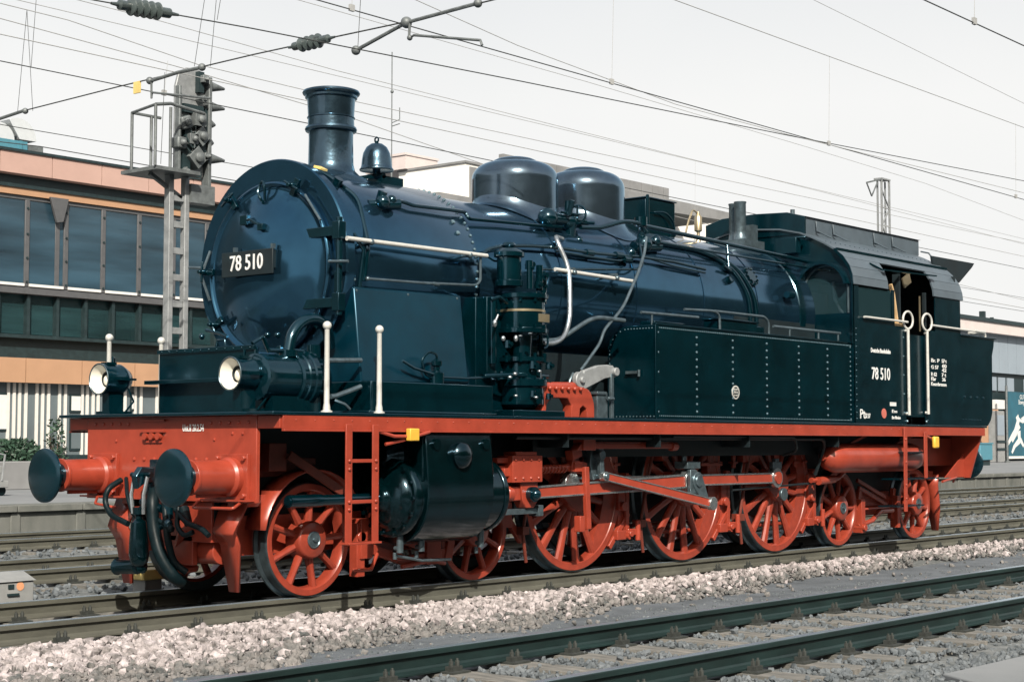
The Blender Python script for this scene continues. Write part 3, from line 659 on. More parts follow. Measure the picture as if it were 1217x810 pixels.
# valve gear and rods on both sides
def motion(sg):
    y = lambda v: sg*v
    f = MB(); f.box(-3.95, -3.03, y(1.04), y(1.13), .645, .70); f.box(-3.06, -2.98, y(1.02), y(1.15), .62, .73); f.box(-3.95, -3.9, y(1.0), y(1.16), .6, .76)
    part(f, 'slide_bar', 'dsteel', bevel=.006)
    f = MB(); f.cyl((-3.9, y(1.09), .85), (-3.5, y(1.09), .85), .045); part(f, 'piston_rod', 'steel')
    f = MB(); f.box(-3.5, -3.32, y(1.04), y(1.14), .78, .92); f.prism([(-3.36,1.0),(-3.08,1.0),(-3.08,.78),(-3.14,.705),(-3.26,.705),(-3.32,.78)], 'Y', y(1.03), y(1.16)); f.cyl((-3.52, y(1.09), .85), (-3.44, y(1.09), .85), .08)
    x = part(f, 'crosshead', 'red', bevel=.01)
    f = MB(); f.cyl((-3.2, y(1.1), .84), (-3.2, y(1.22), .84), .075); f.sphere((-3.2, y(1.22), .84), .06); part(f, 'crosshead_pin', 'black', x)
    f = MB(); f.box(-3.52, -3.06, y(1.0), y(1.2), .96, 1.22); f.box(-3.6, -3.5, y(1.02), y(1.16), 1.02, 1.1); f.box(-3.74, -3.55, y(1.03), y(1.13), 1.0, 1.12); f.box(-3.45,-3.12,y(1.02),y(1.18),1.22,1.26)
    for a in range(4):
        for b in (0, 1): f.rivet((-3.48+a*.12, y(1.2), 1.0+b*.18), (0, sg, 0), .018)
    f.box(-3.68, -3.5, y(1.04), y(1.14), 1.15, 1.2); f.cyl((-3.75, y(1.09), .86), (-3.6, y(1.09), .86), .06); f.box(-3.6,-3.45,y(1.02),y(1.1),.74,.8)
    f.cyl((-3.1, y(1.05), 1.08), (-2.45, y(1.05), 1.10), .032)
    for k in range(9): f.cyl((-2.98+k*.055, y(1.05), 1.083), (-2.96+k*.055, y(1.05), 1.083), .045, n=12)
    f.bar((-2.45, y(1.06), 1.12), (-2.2, y(1.06), 1.08), .08, .12)
    f.bar((-2.5, y(1.1), 1.22), (-2.35, y(1.1), 1.26), .1, .1); f.box(-2.42, -2.3, y(1.04), y(1.12), 1.05, 1.15)
    part(f, 'valve_rod_guide', 'red', bevel=.008)
    f = MB(); f.bar((-2.28, y(1.14), 1.1), (-2.24, y(1.14), .46), .05, .07, (1, 0, 0)); f.box(-2.42,-2.34,y(1.1),y(1.18),.44,.6)
    part(f, 'combination_lever', 'red', bevel=.006)
    # rods
    def rod(name, p0, p1, h0, h1, th, ends):
        p0, p1 = Vector(p0), Vector(p1); d = (p1-p0).normalized(); up = Vector((-d.z, 0, d.x))
        s_ = MB(); w = th
        for sgn in (-1, 1):
            vs = []
            for p, h in ((p0, h0), (p1, h1)):
                for a in (.36, .5):
                    for q in (-1, 1): vs.append(p + up*(sgn*h*a) + Vector((0, q*w/2, 0)))
            s_.add(vs, [(0,1,3,2),(4,6,7,5),(0,4,5,1),(2,3,7,6),(0,2,6,4),(1,5,7,3)])
        for p, r in ((p0, ends[0]), (p1, ends[1])):
            if r: s_.cyl(p + Vector((0, -w*.62, 0)), p + Vector((0, w*.62, 0)), r, n=24)
        o = part(s_, name, 'steel', bevel=.003)
        k = MB(); e0, e1 = p0 + d*(ends[0]*.95), p1 - d*(ends[1]*.95); vs = []
        for p, h in ((e0, h0), (e1, h1)):
            for a in (-.36, .36):
                for q in (-1, 1): vs.append(p + up*(h*a) + Vector((0, q*w*.36, 0)))
        k.add(vs, [(0,1,3,2),(4,6,7,5),(0,4,5,1),(2,3,7,6),(0,2,6,4),(1,5,7,3)])
        part(k, 'rod_flute', 'red', o)
        return o
    rod('main_rod', (-3.2, y(1.10), .85), (-.29, y(1.1), .925), .12, .16, .07, (.06, .14))
    rod('coupling_rod', (-2.34, y(.985), .925), (-.29, y(.985), .925), .13, .13, .06, (.12, .12))
    rod('coupling_rod', (-.25, y(.985), .925), (1.76, y(.985), .925), .13, .13, .06, (0, .12))
    rod('eccentric_rod', (-2.02, y(1.19), 1.0), (-.12, y(1.28), .67), .09, .11, .05, (.05, .075))
    f = MB(); f.cyl((1.76, y(1.01), .925), (1.76, y(1.04), .925), .075); part(f, 'crank_pin_cap', 'red')
    f = MB(); f.box(1.66, 1.86, y(.96), y(1.02), 1.03, 1.12); f.box(1.72, 1.8, y(.96), y(1.02), 1.12, 1.16); f.cyl((1.92, y(.98), .72), (1.92, y(1.02), .72), .08); f.box(-.42, -.16, y(.98), y(1.16), 1.06, 1.14); f.cyl((-.36, y(1.07), 1.14), (-.36, y(1.07), 1.2), .03)
    part(f, 'oil_cup', 'dsteel', bevel=.006)
    f = MB(); f.prism(arc(-.29, .925, .1, 40, 220, 10) + arc(-.12, .67, .06, 200, 400, 10), 'Y', y(1.16), y(1.22)); f.cyl((-.29, y(1.1), .925), (-.29, y(1.24), .925), .07); f.box(-.42,-.3,y(1.15),y(1.2),.78,1.05)
    part(f, 'return_crank', 'dsteel', bevel=.008)
    f = MB(); f.prism([(-2.12,1.3),(-1.95,1.3),(-1.9,1.15),(-1.96,.98),(-2.08,.96),(-2.14,1.1)], 'Y', y(1.0), y(1.1)); f.bar((-2.05,y(1.15),1.36),(-2.02,y(1.15),.98),.05,.07,(1,0,0)); f.cyl((-2.02, y(1.1), 1.0), (-2.02, y(1.24), 1.0), .03); f.cyl((-2.05, y(1.0), 1.22), (-2.05, y(1.2), 1.22), .05)
    part(f, 'expansion_link', 'dsteel', bevel=.008)
    f = MB(); f.box(-2.46, -2.26, y(1.12), y(1.26), 1.27, 1.39); f.prism([(-2.55,1.27),(-2.46,1.27),(-2.46,1.35)], 'Y', y(1.14), y(1.24)); f.box(-2.26, -.78, y(1.16), y(1.22), 1.285, 1.34); f.box(-2.26, -.78, y(1.15), y(1.225), 1.345, 1.355); f.cyl((-.8, y(1.19), 1.31), (-.7, y(1.19), 1.31), .05)
    part(f, 'motion_bracket', 'red', bevel=.006)
    f = MB(); f.tube([P(870,582,Y=-.95) if sg < 0 else (1, .95, .8), P(975,573,Y=-.95) if sg < 0 else (2.9, .95, .8)], .014); part(f, 'sanding_pipe', 'matt')
motion(-1); motion(1)

# front ladder, cab steps, air tank, yellow tags
f = MB()
for xx in (-6.02, -5.70): f.bar((xx, -1.475, 1.5), (xx, -1.475, .49), .075, .014, (0, 1, 0))
for z in (1.19, .845): f.bar((-6.02, -1.47, z), (-5.70, -1.47, z), .012, .03)
f.bar((-6.055, -1.46, .495), (-5.665, -1.46, .495), .13, .018)
for xx in (-6.02, -5.70):
    for z in (1.19, 1.12, .845, .78): f.rivet((xx, -1.485, z), (0, -1, 0), .018)
part(f, 'step_ladder', 'red', bevel=.003)
f = MB()
f.bar((4.27, -1.475, 1.56), (4.25, -1.475, .45), .09, .014, (0, 1, 0)); f.bar((4.86, -1.475, 1.5), (4.86, -1.475, .88), .09, .014, (0, 1, 0))
for z in (1.4, 1.1, .8, .62): f.rivet((4.26, -1.484, z), (0, -1, 0), .016)
o = part(f, 'cab_steps', 'red', bevel=.003)
f = MB()
for z, xa, xb in ((1.235, 4.31, 4.95), (.885, 4.15, 5.3), (.53, 4.05, 4.85)): f.box(xa, xb, -1.45, -1.18, z-.02, z)
part(f, 'step_tread', 'satin', o)
f = MB(); f.tube([P(1120,572,Y=-1.3), P(1136,567,Y=-1.3), P(1133,572,Y=-1.2)], .018); part(f, 'shunter_step', 'red', o)
f = MB(); f.lathe((2.78, -1.17, 1.16), (1,0,0), [(.03,-.12),(.1,-.09),(.16,.0),(.186,.12),(.19,.2),(.19,2.2),(.17,2.32),(.1,2.4),(.03,2.43)], 36)
f.cyl((2.66,-1.17,1.16),(2.6,-1.17,1.16),.03)
for xx in (3.3, 4.6): f.bar((xx,-1.17,1.34),(xx+.25,-1.3,1.46),.05,.03)
f.tube([(2.6,-1.0,.88),(3.2,-1.05,.9),(3.35,-1.05,.97)], .035); f.cyl((2.7,-1.05,.87),(3.1,-1.05,.89),.05)
part(f, 'air_tank', 'red')
f = MB(); f.tube([(-5.62,-1.44,1.44),(-5.45,-1.46,1.40),(-5.2,-1.47,1.40),(-5.0,-1.46,1.44)], .016); f.tube([(-5.5,-1.4,1.33),(-5.3,-1.44,1.37)], .016)
o = part(f, 'drip_pipe', 'red'); f = MB(); f.box(-5.31,-5.19,-1.52,-1.465,1.36,1.47); part(f, 'yellow_tag', 'yellow', o, bevel=.008)
f = MB(); f.tube([(4.9,-1.45,1.45),(5.05,-1.46,1.42),(5.15,-1.45,1.38)], .016)
o = part(f, 'drip_pipe', 'red'); f = MB(); f.box(5.06,5.2,-1.52,-1.465,1.28,1.44); part(f, 'yellow_tag', 'yellow', o, bevel=.02)

# ---------------------------------------------------------------- boiler, smokebox
f = MB(); f.lathe((0,0,ZB), (1,0,0), [(RB, XS1), (RB, XC0)], 96)
for xx in (-2.35, -1.0, .35, 1.55): f.lathe((0,0,ZB), (1,0,0), [(RB+.001,xx-.004),(RB+.008,xx-.003),(RB+.008,xx+.003),(RB+.001,xx+.004)], 96, False)
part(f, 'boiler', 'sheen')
f = MB(); f.box(1.0, XC0-.02, -RB, RB, 1.7, ZB-.1); f.box(-3.6, 1.0, -.6, .6, 1.5, 2.3); part(f, 'firebox', 'matt')
f = MB(); f.lathe((0,0,ZB), (1,0,0), [(.62, XS0+.03), (RS+.055, XS0+.03), (RS+.066, XS0+.045), (RS+.066, XS0+.13), (RS+.058, XS0+.14), (RS, XS0+.142), (RS, XS1-.07), (RS-.004, XS1-.06), (RS-.006, XS1), (RB, XS1+.004)], 112)
f.prism([(-.97,1.598),(.97,1.598),(.97,2.0),(.8,2.5),(-.8,2.5),(-.97,2.0)], 'X', XS0+.12, XS1-.1)
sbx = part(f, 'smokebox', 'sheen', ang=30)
f = MB()
for k in range(-3, 40):
    a = k*4.6
    if a < 150: f.rivet(onb(XS1-.035, a, RS-.004), onb(0, a, 1)-Vector((0,0,ZB)), .017)
    if 30 < a < 150: f.rivet(onb(XS0+.175, a, RS), onb(0, a, 1)-Vector((0,0,ZB)), .013)
for d in (56, 64): f.rivet(onb(XS1-.22, d, RS), onb(0, d, 1)-Vector((0,0,ZB)), .026)
for a, xx in ((100, -5.42), (106, -5.36), (112, -5.45), (97, -5.34)): f.rivet(onb(xx, a, RS), onb(0, a, 1)-Vector((0,0,ZB)), .016)
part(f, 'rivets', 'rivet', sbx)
DC = (XS0+.03, 0, ZB-.03)
f = MB(); f.lathe(DC, (-1,0,0), [(.815,0),(.825,.02),(.82,.045),(.80,.055),(.785,.045),(.775,.03),(.74,.032),(.62,.07),(.59,.084),(.45,.135),(.3,.17),(.15,.188),(1e-4,.194)], 96)
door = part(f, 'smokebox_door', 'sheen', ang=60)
def dcl(a, rr=.84):
    c = Vector((XS0, -rr*math.sin(R(a)), DC[2] + rr*math.cos(R(a)))); d = Vector((0, -math.sin(R(a)), math.cos(R(a)))); return c, d
f = MB()
for a in (28, -35, -88, -125, 128, -165, 165):
    c, d = dcl(a); f.bar(c - d*.1 + Vector((-.03,0,0)), c + d*.07 + Vector((-.03,0,0)), .06, .035, (1,0,0)); f.cyl(c + Vector((.0,0,0)), c + Vector((-.1,0,0)), .03, n=10); f.cyl(c + Vector((-.1,0,0)), c + Vector((-.135,0,0)), .022, n=6)
    t = d.cross(Vector((1,0,0))); f.tube([c + Vector((-.09,0,0)) - t*.1, c + Vector((-.09,0,0)) + t*.1], .012)
part(f, 'door_clamp', 'black', door, bevel=.004)
f = MB()
for z in (ZB+.26, ZB-.38):
    f.box(XS0-.035, XS0-.002, -.93, -.5, z-.045, z+.045); f.box(XS0-.06, XS0+.03, -.99, -.9, z-.08, z+.08)
f.cyl((XS0-.015, -.95, ZB-.5), (XS0-.015, -.95, ZB+.38), .03); f.box(XS0-.03, XS0+.02, -.93, -.9, ZB-.3, ZB-.1)
part(f, 'door_hinge', 'satin', door, bevel=.006)
f = MB(); f.tube([(XS0-.02, -.86, ZB-.02), (XS0-.09, -.9, ZB-.02), (XS0-.05, -1.1, ZB-.03)], .014); f.tube([dcl(-74,.86)[0], dcl(-90,.86)[0]+Vector((-.08,0,0)), dcl(-106,.86)[0]], .014); f.tube([dcl(-85,.95)[0], dcl(-85,1.12)[0]+Vector((-.02,0,0))], .013); f.tube([dcl(40,.84)[0]+Vector((-.05,0,0)), dcl(62,.84)[0]+Vector((-.05,0,0))], .012)
part(f, 'door_handrail', 'dsteel', door)
f = MB(); cx = DC[0]-.13; f.box(cx-.05, cx, .14, .235, 3.36, 3.45); f.tube([(cx-.04,.14,3.405),(cx-.05,.08,3.40),(cx-.06,-.04,3.345)], .014, fil=.04); f.box(cx-.07, cx-.02, -.1, -.03, 3.29, 3.35)
part(f, 'lamp_bracket', 'black', door, bevel=.004)
f = MB(); cx = XS0-.05; f.tube([(cx+.01, .03, 3.56), (cx-.03, .03, 3.6), (cx-.03, .075, 3.66), (cx, .06, 3.75), (cx-.03, -.01, 3.76), (cx-.03, -.03, 3.68), (cx+.01, .01, 3.58)], .013, fil=.05); part(f, 'grab_loop', 'black', door)
f = MB(); f.box(XS0-.21, XS0-.19, -.29, .41, 2.875, 3.105); f.box(XS0-.19, XS0-.12, -.26, -.235, 2.93, 3.1)
npl = part(f, 'number_plate', 'matt', door, bevel=.004)
f = MB(); f.text('78 510', (XS0-.213, .065, 2.99), .142, (0, -1, 0), (0, 0, 1), .82, .004, .008); part(f, 'lettering', 'white', npl)
f = MB(); f.box(XS0-.2, XS0-.16, -.275, -.25, 3.106, 3.15); f.box(XS0-.2, XS0-.16, .24, .265, 3.106, 3.15); part(f, 'plate_lug', 'dsteel', npl)
# smokebox top: pale lubricator tags, chimney, bell
f = MB(); a = P(376,199,Y=-.32); a = PB(372,201,RS+.01); f.boxr(a, (.09,.1,.02), Matrix.Rotation(R(24), 4, 'X')); a = PB(381,200,RS+.01); f.boxr(a, (.09,.1,.02), Matrix.Rotation(R(24), 4, 'X')); part(f, 'yellow_tag', 'paleyellow')
f = MB(); f.tube([onb(XS0+.16, -20, RS+.02), onb(XS0+.2, 5, RS+.03), onb(XS0+.3, 25, RS+.03), onb(XS0+.42, 50, RS+.03), onb(XS0+.35, 80, RS+.03), onb(XS0+.3, 100, RS+.02)], .02, fil=.1); f.cyl(onb(XS0+.3, 38, RS-.02), onb(XS0+.3, 38, RS+.07), .045)
f.tube([onb(XS0+.17, 75, RS+.03), onb(XS0+.25, 84, RS+.06), onb(XS0+.26, 110, RS+.03)], .02)
part(f, 'smokebox_pipe', 'black')
XCH = -4.83
f = MB(); f.lathe((XCH,0,0), (0,0,1), [(.40,3.82),(.37,3.87),(.29,3.905),(.235,3.96),(.218,4.03),(.214,4.28),(.216,4.335),(.245,4.345),(.252,4.365),(.245,4.385),(.226,4.39),(.222,4.47),(.232,4.475),(.232,4.482),(.222,4.487),(.232,4.66),(.252,4.67),(.253,4.69),(.272,4.705),(.279,4.72),(.272,4.737),(.25,4.745),(.2,4.745),(.19,4.6),(.19,4.0)], 64, False)
part(f, 'chimney', 'chimney')
f = MB(); f.lathe((-4.2,0,0), (0,0,1), [(.155,4.05),(.168,4.045),(.172,4.058),(.158,4.075),(.152,4.1),(.146,4.16),(.135,4.22),(.105,4.28),(.06,4.315),(1e-4,4.325)], 48)
bell = part(f, 'bell', 'chimney', ang=60)
f = MB(); f.cyl((-4.2,0,4.32),(-4.2,0,4.345),.02); f.tube([(-4.2,-.022,4.34),(-4.2,-.024,4.37),(-4.2,0,4.385),(-4.2,.024,4.37),(-4.2,.022,4.34)], .009); f.cyl((-4.2,0,3.98),(-4.2,0,4.06),.04); f.box(-4.22,-3.92,-.1,.1,3.88,3.99); f.bar((-4.5,0,3.93),(-4.2,0,4.0),.05,.04); f.cyl((-4.2,-.1,3.99),(-4.2,.1,3.99),.03)
part(f, 'bell_stand', 'satin', bell)
# domes
def dome(x, r, ztop, label=None):
    f = MB(); prof = []
    for k in range(13):
        a = R(90*k/12); prof.append((r - .22*r/.47 + .22*r/.47*math.cos(a), ztop - .26 + .19*math.sin(a)))
    top = [((r-.22*r/.47)*math.cos(R(t)) , ztop - .07 + .07*math.sin(R(t))) for t in (20, 40, 60, 75)]
    low = [(r+.0, 3.78), (r, ztop-.27)]
    f.lathe((x,0,0), (0,0,1), low + prof + top + [(1e-4, ztop)], 72, False)
    # flared skirt saddling the boiler
    n = 72; rows = []
    for rr, lift in ((r+.001, .14), (r+.015, .08), (r+.055, .035), (r+.15, .012)):
        row = []
        for k in range(n+1):
            a = 2*math.pi*k/n; xx, yy = x + rr*math.cos(a), rr*math.sin(a); row.append((xx, yy, ZB + math.sqrt(max(.02, RB*RB - min(yy*yy, RB*RB*.96))) + lift))
        rows.append(row)
    f.sheet(rows); return part(f, 'dome', 'dome', ang=50)
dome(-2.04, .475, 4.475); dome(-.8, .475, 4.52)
f = MB(); f.box(.16, .78, -.2, .2, 3.78, 4.26); f.box(.14, .8, -.22, .22, 4.261, 4.28); f.cyl((.17, -.22, 3.8), (.17, -.22, 4.3), .02); f.tube([(.3,-.23,4.1),(.5,-.25,4.12),(.68,-.25,4.02),(.72,-.24,3.85)], .012, fil=.08)
part(f, 'sand_box', 'black', bevel=.012)
# safety valves, whistle
f = MB(); sx = 2.48
for dx, yy in ((0, -.07), (.12, .09)):
    f.lathe((sx+dx, yy, 0), (0,0,1), [(.105,3.83),(.105,3.98),(.085,4.0),(.07,4.1),(.075,4.13),(.075,4.46),(.082,4.47),(.082,4.485),(.06,4.487),(.06,4.3)], 24, False)
f.box(sx-.15, sx+.35, -.22, .24, 3.82, 3.98); f.box(sx+.18,sx+.3,-.15,.1,3.98,4.2)
part(f, 'safety_valve', 'dsteel')
f = MB(); q = P(830,300,Y=-.1); f.lathe((q.x, -.1, 0), (0,0,1), [(.05,3.82),(.02,3.9),(.02,3.98),(.05,4.0),(.05,4.17),(.03,4.2),(.015,4.24)], 16); f.tube([(q.x-.02,-.1,4.22),(q.x-.12,-.1,4.26),(q.x-.22,-.1,4.1),(q.x-.28,-.1,3.95)], .012, fil=.08)
part(f, 'whistle', 'brass')

# smokebox-side panel, valve chest box, generator
f = MB(); f.add([(-5.5,-1.0,2.73),(-4.06,-1.0,2.75),(-4.12,-1.16,1.9),(-5.56,-1.16,1.88),(-5.5,-.7,2.79),(-4.06,-.7,2.8),(-4.12,-.7,1.9),(-5.56,-.7,1.88)], [(0,3,2,1),(0,1,5,4),(0,4,7,3),(1,2,6,5),(3,7,6,2)])
cov = part(f, 'steam_pipe_cover', 'panelp', bevel=.015)
f = MB()
for q in ((-5.47,-1.0,2.7),(-4.8,-1.0,2.71),(-4.12,-1.0,2.72)): f.rivet(q, (0,-1,.15), .016)
part(f, 'rivets', 'dsteel', cov)
f = MB(); f.box(-5.62, -3.98, -1.34, -.7, 1.599, 1.885); f.box(-5.66, -3.94, -1.36, -.7, 1.599, 1.625); part(f, 'valve_chest_casing', 'black', bevel=.01)
f = MB(); q = (-4.62,-1.2,0); f.lathe((q[0],q[1],1.885), (0,0,1), [(.07,0),(.07,.1),(.03,.12),(.03,.16),(.05,.17),(.05,.21),(.02,.23)], 14)
f.tube([(-4.62,-1.2,2.09),(-4.64,-1.22,2.16),(-4.75,-1.22,2.18),(-4.85,-1.22,2.1),(-4.78,-1.2,1.97),(-4.66,-1.2,1.93)], .012, fil=.05); f.tube([(-4.62,-1.22,1.96),(-4.95,-1.22,2.02),(-5.1,-1.22,2.08)], .013); f.tube([(-4.6,-1.2,1.95),(-4.2,-1.2,1.95),(-3.9,-1.18,1.97)], .013)
part(f, 'snifting_valve', 'black')
f = MB(); f.box(-6.32, -6.29, -.62, .69, 1.598, 2.17); f.box(-6.34, -6.31, -.62, .70, 2.15, 2.19)
for k in range(12): f.rivet((-6.342, -.58+k*.11, 2.17), (-1,0,0), .009)
f.box(-6.42, -6.32, -.3, .78, 1.875, 1.91); f.tube([(-6.3,-.08,2.19),(-6.3,-.1,2.25),(-6.3,-.2,2.25),(-6.3,-.21,2.19)], .012)
part(f, 'front_apron', 'satin', bevel=.004)
f = MB(); f.lathe((-6.5,-.86,1.9), (1,.0,0), [(.15,-.05),(.2,-.03),(.2,.34),(.225,.35),(.225,.4),(.235,.41),(.235,.46),(.25,.47),(.25,.52),(.22,.55),(.2,.66),(.14,.74),(.05,.77)], 40)
for k in range(12):
    a = 2*math.pi*k/12; f.cyl((-5.99,-.86+.23*math.cos(a),1.9+.23*math.sin(a)), (-5.94,-.86+.23*math.cos(a),1.9+.23*math.sin(a)), .018, n=6)
f.box(-6.45,-5.9,-1.0,-.72,1.6,1.74); f.cyl((-5.85,-.86,2.05),(-5.85,-.86,2.2),.06)
part(f, 'turbo_generator', 'black')
f = MB(); f.tube([P(343,417,Y=-.9), P(347,395,Y=-.9), P(360,380,Y=-.9), P(378,378,Y=-.9), P(390,392,Y=-.86), P(392,412,Y=-.8)], .05, 14, fil=.1); f.cyl(P(343,424,Y=-.9), P(343,416,Y=-.9), .08)
f.tube([P(320,416,Y=-.9),P(360,417,Y=-.9)], .02); f.tube([P(300,408,Y=-.5),P(312,400,Y=-.5),P(320,418,Y=-.5)], .018); f.tube([P(245,392,X=-5.9),P(262,396,X=-5.9),P(270,400,X=-5.9)], .016)
for px, py in ((240,400),(330,398),(318,398),(345,424)): f.sphere(P(px,py,X=-5.8), .03, 8)
part(f, 'exhaust_pipe', 'black')
f = MB(); f.tube([P(388,428,Y=-1.2), P(429,428,Y=-1.2)], .022); f.tube([P(393,471,Y=-1.2), P(400,470,Y=-1.2), P(429,459,Y=-1.25)], .022); f.tube([P(398,475,Y=-1.2),P(410,480,Y=-1.25),P(416,486,Y=-1.25)], .012)
part(f, 'grab_bracket', 'dsteel')
# headlamps
def headlamp(y, x=-6.78, z=1.92):
    f = MB(); f.lathe((x,y,z), (1,0,0), [(.132,0),(.142,.0),(.142,.03),(.135,.035),(.13,.18),(.14,.2),(.14,.22),(.125,.25),(.09,.31),(.05,.33)], 36, False)
    f.box(x+.08, x+.24, y-.05, y+.05, 1.6, z-.1); f.box(x+.05, x+.3, y-.1, y+.1, 1.599, 1.63); f.tube([(x+.12,y-.04,z+.13),(x+.12,y-.04,z+.2),(x+.2,y+.04,z+.2),(x+.2,y+.04,z+.13)], .009); f.box(x+.06,x+.16,y-.05,y+.05,z+.13,z+.155); f.tube([(x+.25,y-.1,z-.08),(x+.3,y-.12,z-.2),(x+.22,y-.1,z-.3)], .01)
    f.box(x+.1,x+.3,y-.16,y-.13,z-.01,z+.01)
    o = part(f, 'headlamp', 'black')
    f = MB(); f.lathe((x,y,z), (1,0,0), [(.131,.002),(.128,.01),(.075,.085),(.07,.085)], 36, False); part(f, 'reflector', 'cream', o)
    f = MB(); f.lathe((x,y,z), (1,0,0), [(.071,.084),(.06,.11),(.04,.12),(1e-4,.122)], 36, False); part(f, 'lamp_bowl', 'matt', o)
    f = MB(); f.sphere((x+.085,y-.012,z-.01), .04, 10, (.7,1,1.25)); part(f, 'lamp_bulb', 'cream', o)
    f = MB(); f.lathe((x,y,z), (-1,0,0), [(.134,-.004),(.14,.004),(.145,0)], 36, False); part(f, 'lamp_rim', 'dsteel', o)
headlamp(-.83); headlamp(.97)
# silver handrail posts
for x_, y_ in ((-6.19,-1.38),(-5.56,-1.38),(-6.38,1.36),(-5.77,1.36)):
    f = MB(); f.lathe((x_,y_,1.598), (0,0,1), [(.05,0),(.05,.012),(.032,.02),(.03,.05),(.024,.08),(.021,.70),(.023,.705)], 16); f.sphere((x_,y_,2.33), .038, 10); part(f, 'handrail_post', 'silver')
# boiler handrails and pipes on the near side
f = MB(); f.cyl((-5.61,-1.02,3.155),(-3.70,-1.02,3.165),.021); o = part(f, 'boiler_handrail', 'silver')
f = MB(); f.cyl((-2.60,-1.0,3.125),(-1.22,-1.0,3.105),.021); part(f, 'boiler_handrail', 'silver')
f = MB()
for xx in (-5.3,-3.95,-2.3,-1.55): f.cyl((xx,-.9,3.15),(xx,-1.02,3.15),.018); f.sphere((xx,-1.02,3.15 if xx < -3 else 3.115), .03, 8)
part(f, 'handrail_bracket', 'dsteel', o)
f = MB(); f.tube([P(436,331,Y=-1.0),P(500,336,Y=-1.0),P(566,339,Y=-1.0),P(571,334,Y=-1.0),P(571,305,Y=-1.0)], .013, fil=.06)
f.sphere(P(437,331,Y=-1.0), .022, 8); f.cyl(P(515,337,Y=-1.0), P(521,338,Y=-1.0), .02)
part(f, 'injector_pipe', 'dsteel')
f = MB(); v0 = PB(455,240,RS+.06)
f.cyl(v0 + Vector((-.1,.1,-.03)), v0 + Vector((.2,-.02,0)), .05); f.sphere(v0, .07, 8); f.sphere(v0 + Vector((.12,0,.03)), .05, 8); f.cyl(v0 + Vector((0,.1,-.15)), v0 + Vector((0,0,.1)), .045)
f.tube([PB(x_, y_, r_) for x_, y_, r_ in ((468,238,RS+.06),(480,240,RS+.04),(490,244,RS+.04),(540,250,RS+.04),(553,252,RS+.03),(557,260,RS+.02),(600,264,RB+.05),(640,268,RB+.05),(668,270,RB+.06))], .019, fil=.05)
part(f, 'lubricator_pipe', 'black')
f = MB(); f.tube([P(668,284,Y=-.78),P(660,281,Y=-.86),P(664,291,Y=-.92),P(676,318,Y=-1.0),P(677,345,Y=-1.05),P(677,380,Y=-1.1),P(671,400,Y=-1.12),P(660,408,Y=-1.14),P(646,408,Y=-1.15)], .026, 12, fil=.12); part(f, 'steam_supply_pipe', 'steel')
f = MB(); f.tube([P(640,405,Y=-1.12),P(664,404,Y=-1.1),P(700,380,Y=-1.15),P(712,377,Y=-1.15),P(742,381,Y=-1.2)], .025, 12, fil=.1); part(f, 'delivery_pipe', 'dsteel')
f = MB(); f.tube([P(768,282,Y=-.9),P(766,300,Y=-.95),P(758,325,Y=-1.05),P(742,362,Y=-1.12),P(735,372,Y=-1.15),P(718,392,Y=-1.2),P(713,408,Y=-1.22),P(696,432,Y=-1.25),P(690,440,Y=-1.25)], .017, 10, fil=.08); part(f, 'feed_pipe', 'dsteel')
# near-horizontal pipe runs on the boiler flank
f = MB()
f.tube([PB(x_, y_, RB+.06) for x_, y_ in ((572,304),(580,296),(598,292),(630,292),(660,294),(700,300),(730,303),(760,305),(800,311),(838,320))], .018, fil=.06)
f.tube([PB(x_, y_, RB+.05) for x_, y_ in ((660,298),(700,305),(735,310),(762,304),(800,316),(838,324))], .013, fil=.06)
f.tube([PB(x_, y_, RB+.09) for x_, y_ in ((640,320),(660,320),(710,320),(757,320),(764,315),(762,300),(759,285))], .014, fil=.04)
f.tube([P(575,302,Y=-.97),P(590,312,Y=-1.0),P(602,300,Y=-1.1)], .01, fil=.05)
for q in ((735,303),(700,300),(745,308)): f.cyl(PB(q[0]-4, q[1], RB+.05), PB(q[0]+4, q[1]+1, RB+.05), .04, n=10)
part(f, 'boiler_flank_pipe', 'black')
# valve cluster with handwheel at the top feed
f = MB(); v = P(668,262,Y=-.62)
f.cyl(v + Vector((-.3,0,.0)), v + Vector((.35,0,.02)), .075); f.sphere(v + Vector((-.25,0,.0)), .11, 10); f.sphere(v + Vector((.1,0,.0)), .11, 10); f.cyl(v + Vector((.1,0,0)), v + Vector((.1,-.02,.22)), .045); f.cyl(v + Vector((-.2,.05,-.3)), v + Vector((-.2,0,0)), .06); f.cyl(v + Vector((.15,.05,-.35)), v + Vector((.1,-.05,0)), .06)
f.tube([v + Vector((.35,0,.02)), v + Vector((.5,-.05,.02))], .02); f.cyl(v + Vector((-.02,-.1,.05)), v + Vector((-.02,-.16,.2)), .03); f.sphere(v + Vector((.22,-.05,-.2)), .05, 8)
vc = part(f, 'steam_valve', 'black')
c = P(686,255,Y=-.72); ring = [c + Vector((.02*math.cos(t), -.1*math.cos(t), .1*math.sin(t))) for t in [2*math.pi*k/20 for k in range(20)]]
f = MB(); f.tube(ring, .013, 8, closed=True); f.bar(ring[0], ring[10], .015, .015); f.bar(ring[5], ring[15], .015, .015, (1,0,0)); f.cyl(c + Vector((-.25,.02,0)), c + Vector((.02,0,0)), .014); part(f, 'handwheel', 'black', vc)
f = MB(); v = P(765,290,Y=-.72); f.sphere(v, .1, 10); f.cyl(v + Vector((-.2,0,-.05)), v + Vector((.3,0,.0)), .06); f.cyl(v + Vector((0,.1,-.2)), v + Vector((0,0,.25)), .045); f.sphere(v + Vector((.2,-.02,.05)), .07, 8); f.cyl(v + Vector((-.05,0,.2)), v + Vector((-.05,0,.3)), .07); f.sphere(v + Vector((-.25,0,-.12)), .06, 8)
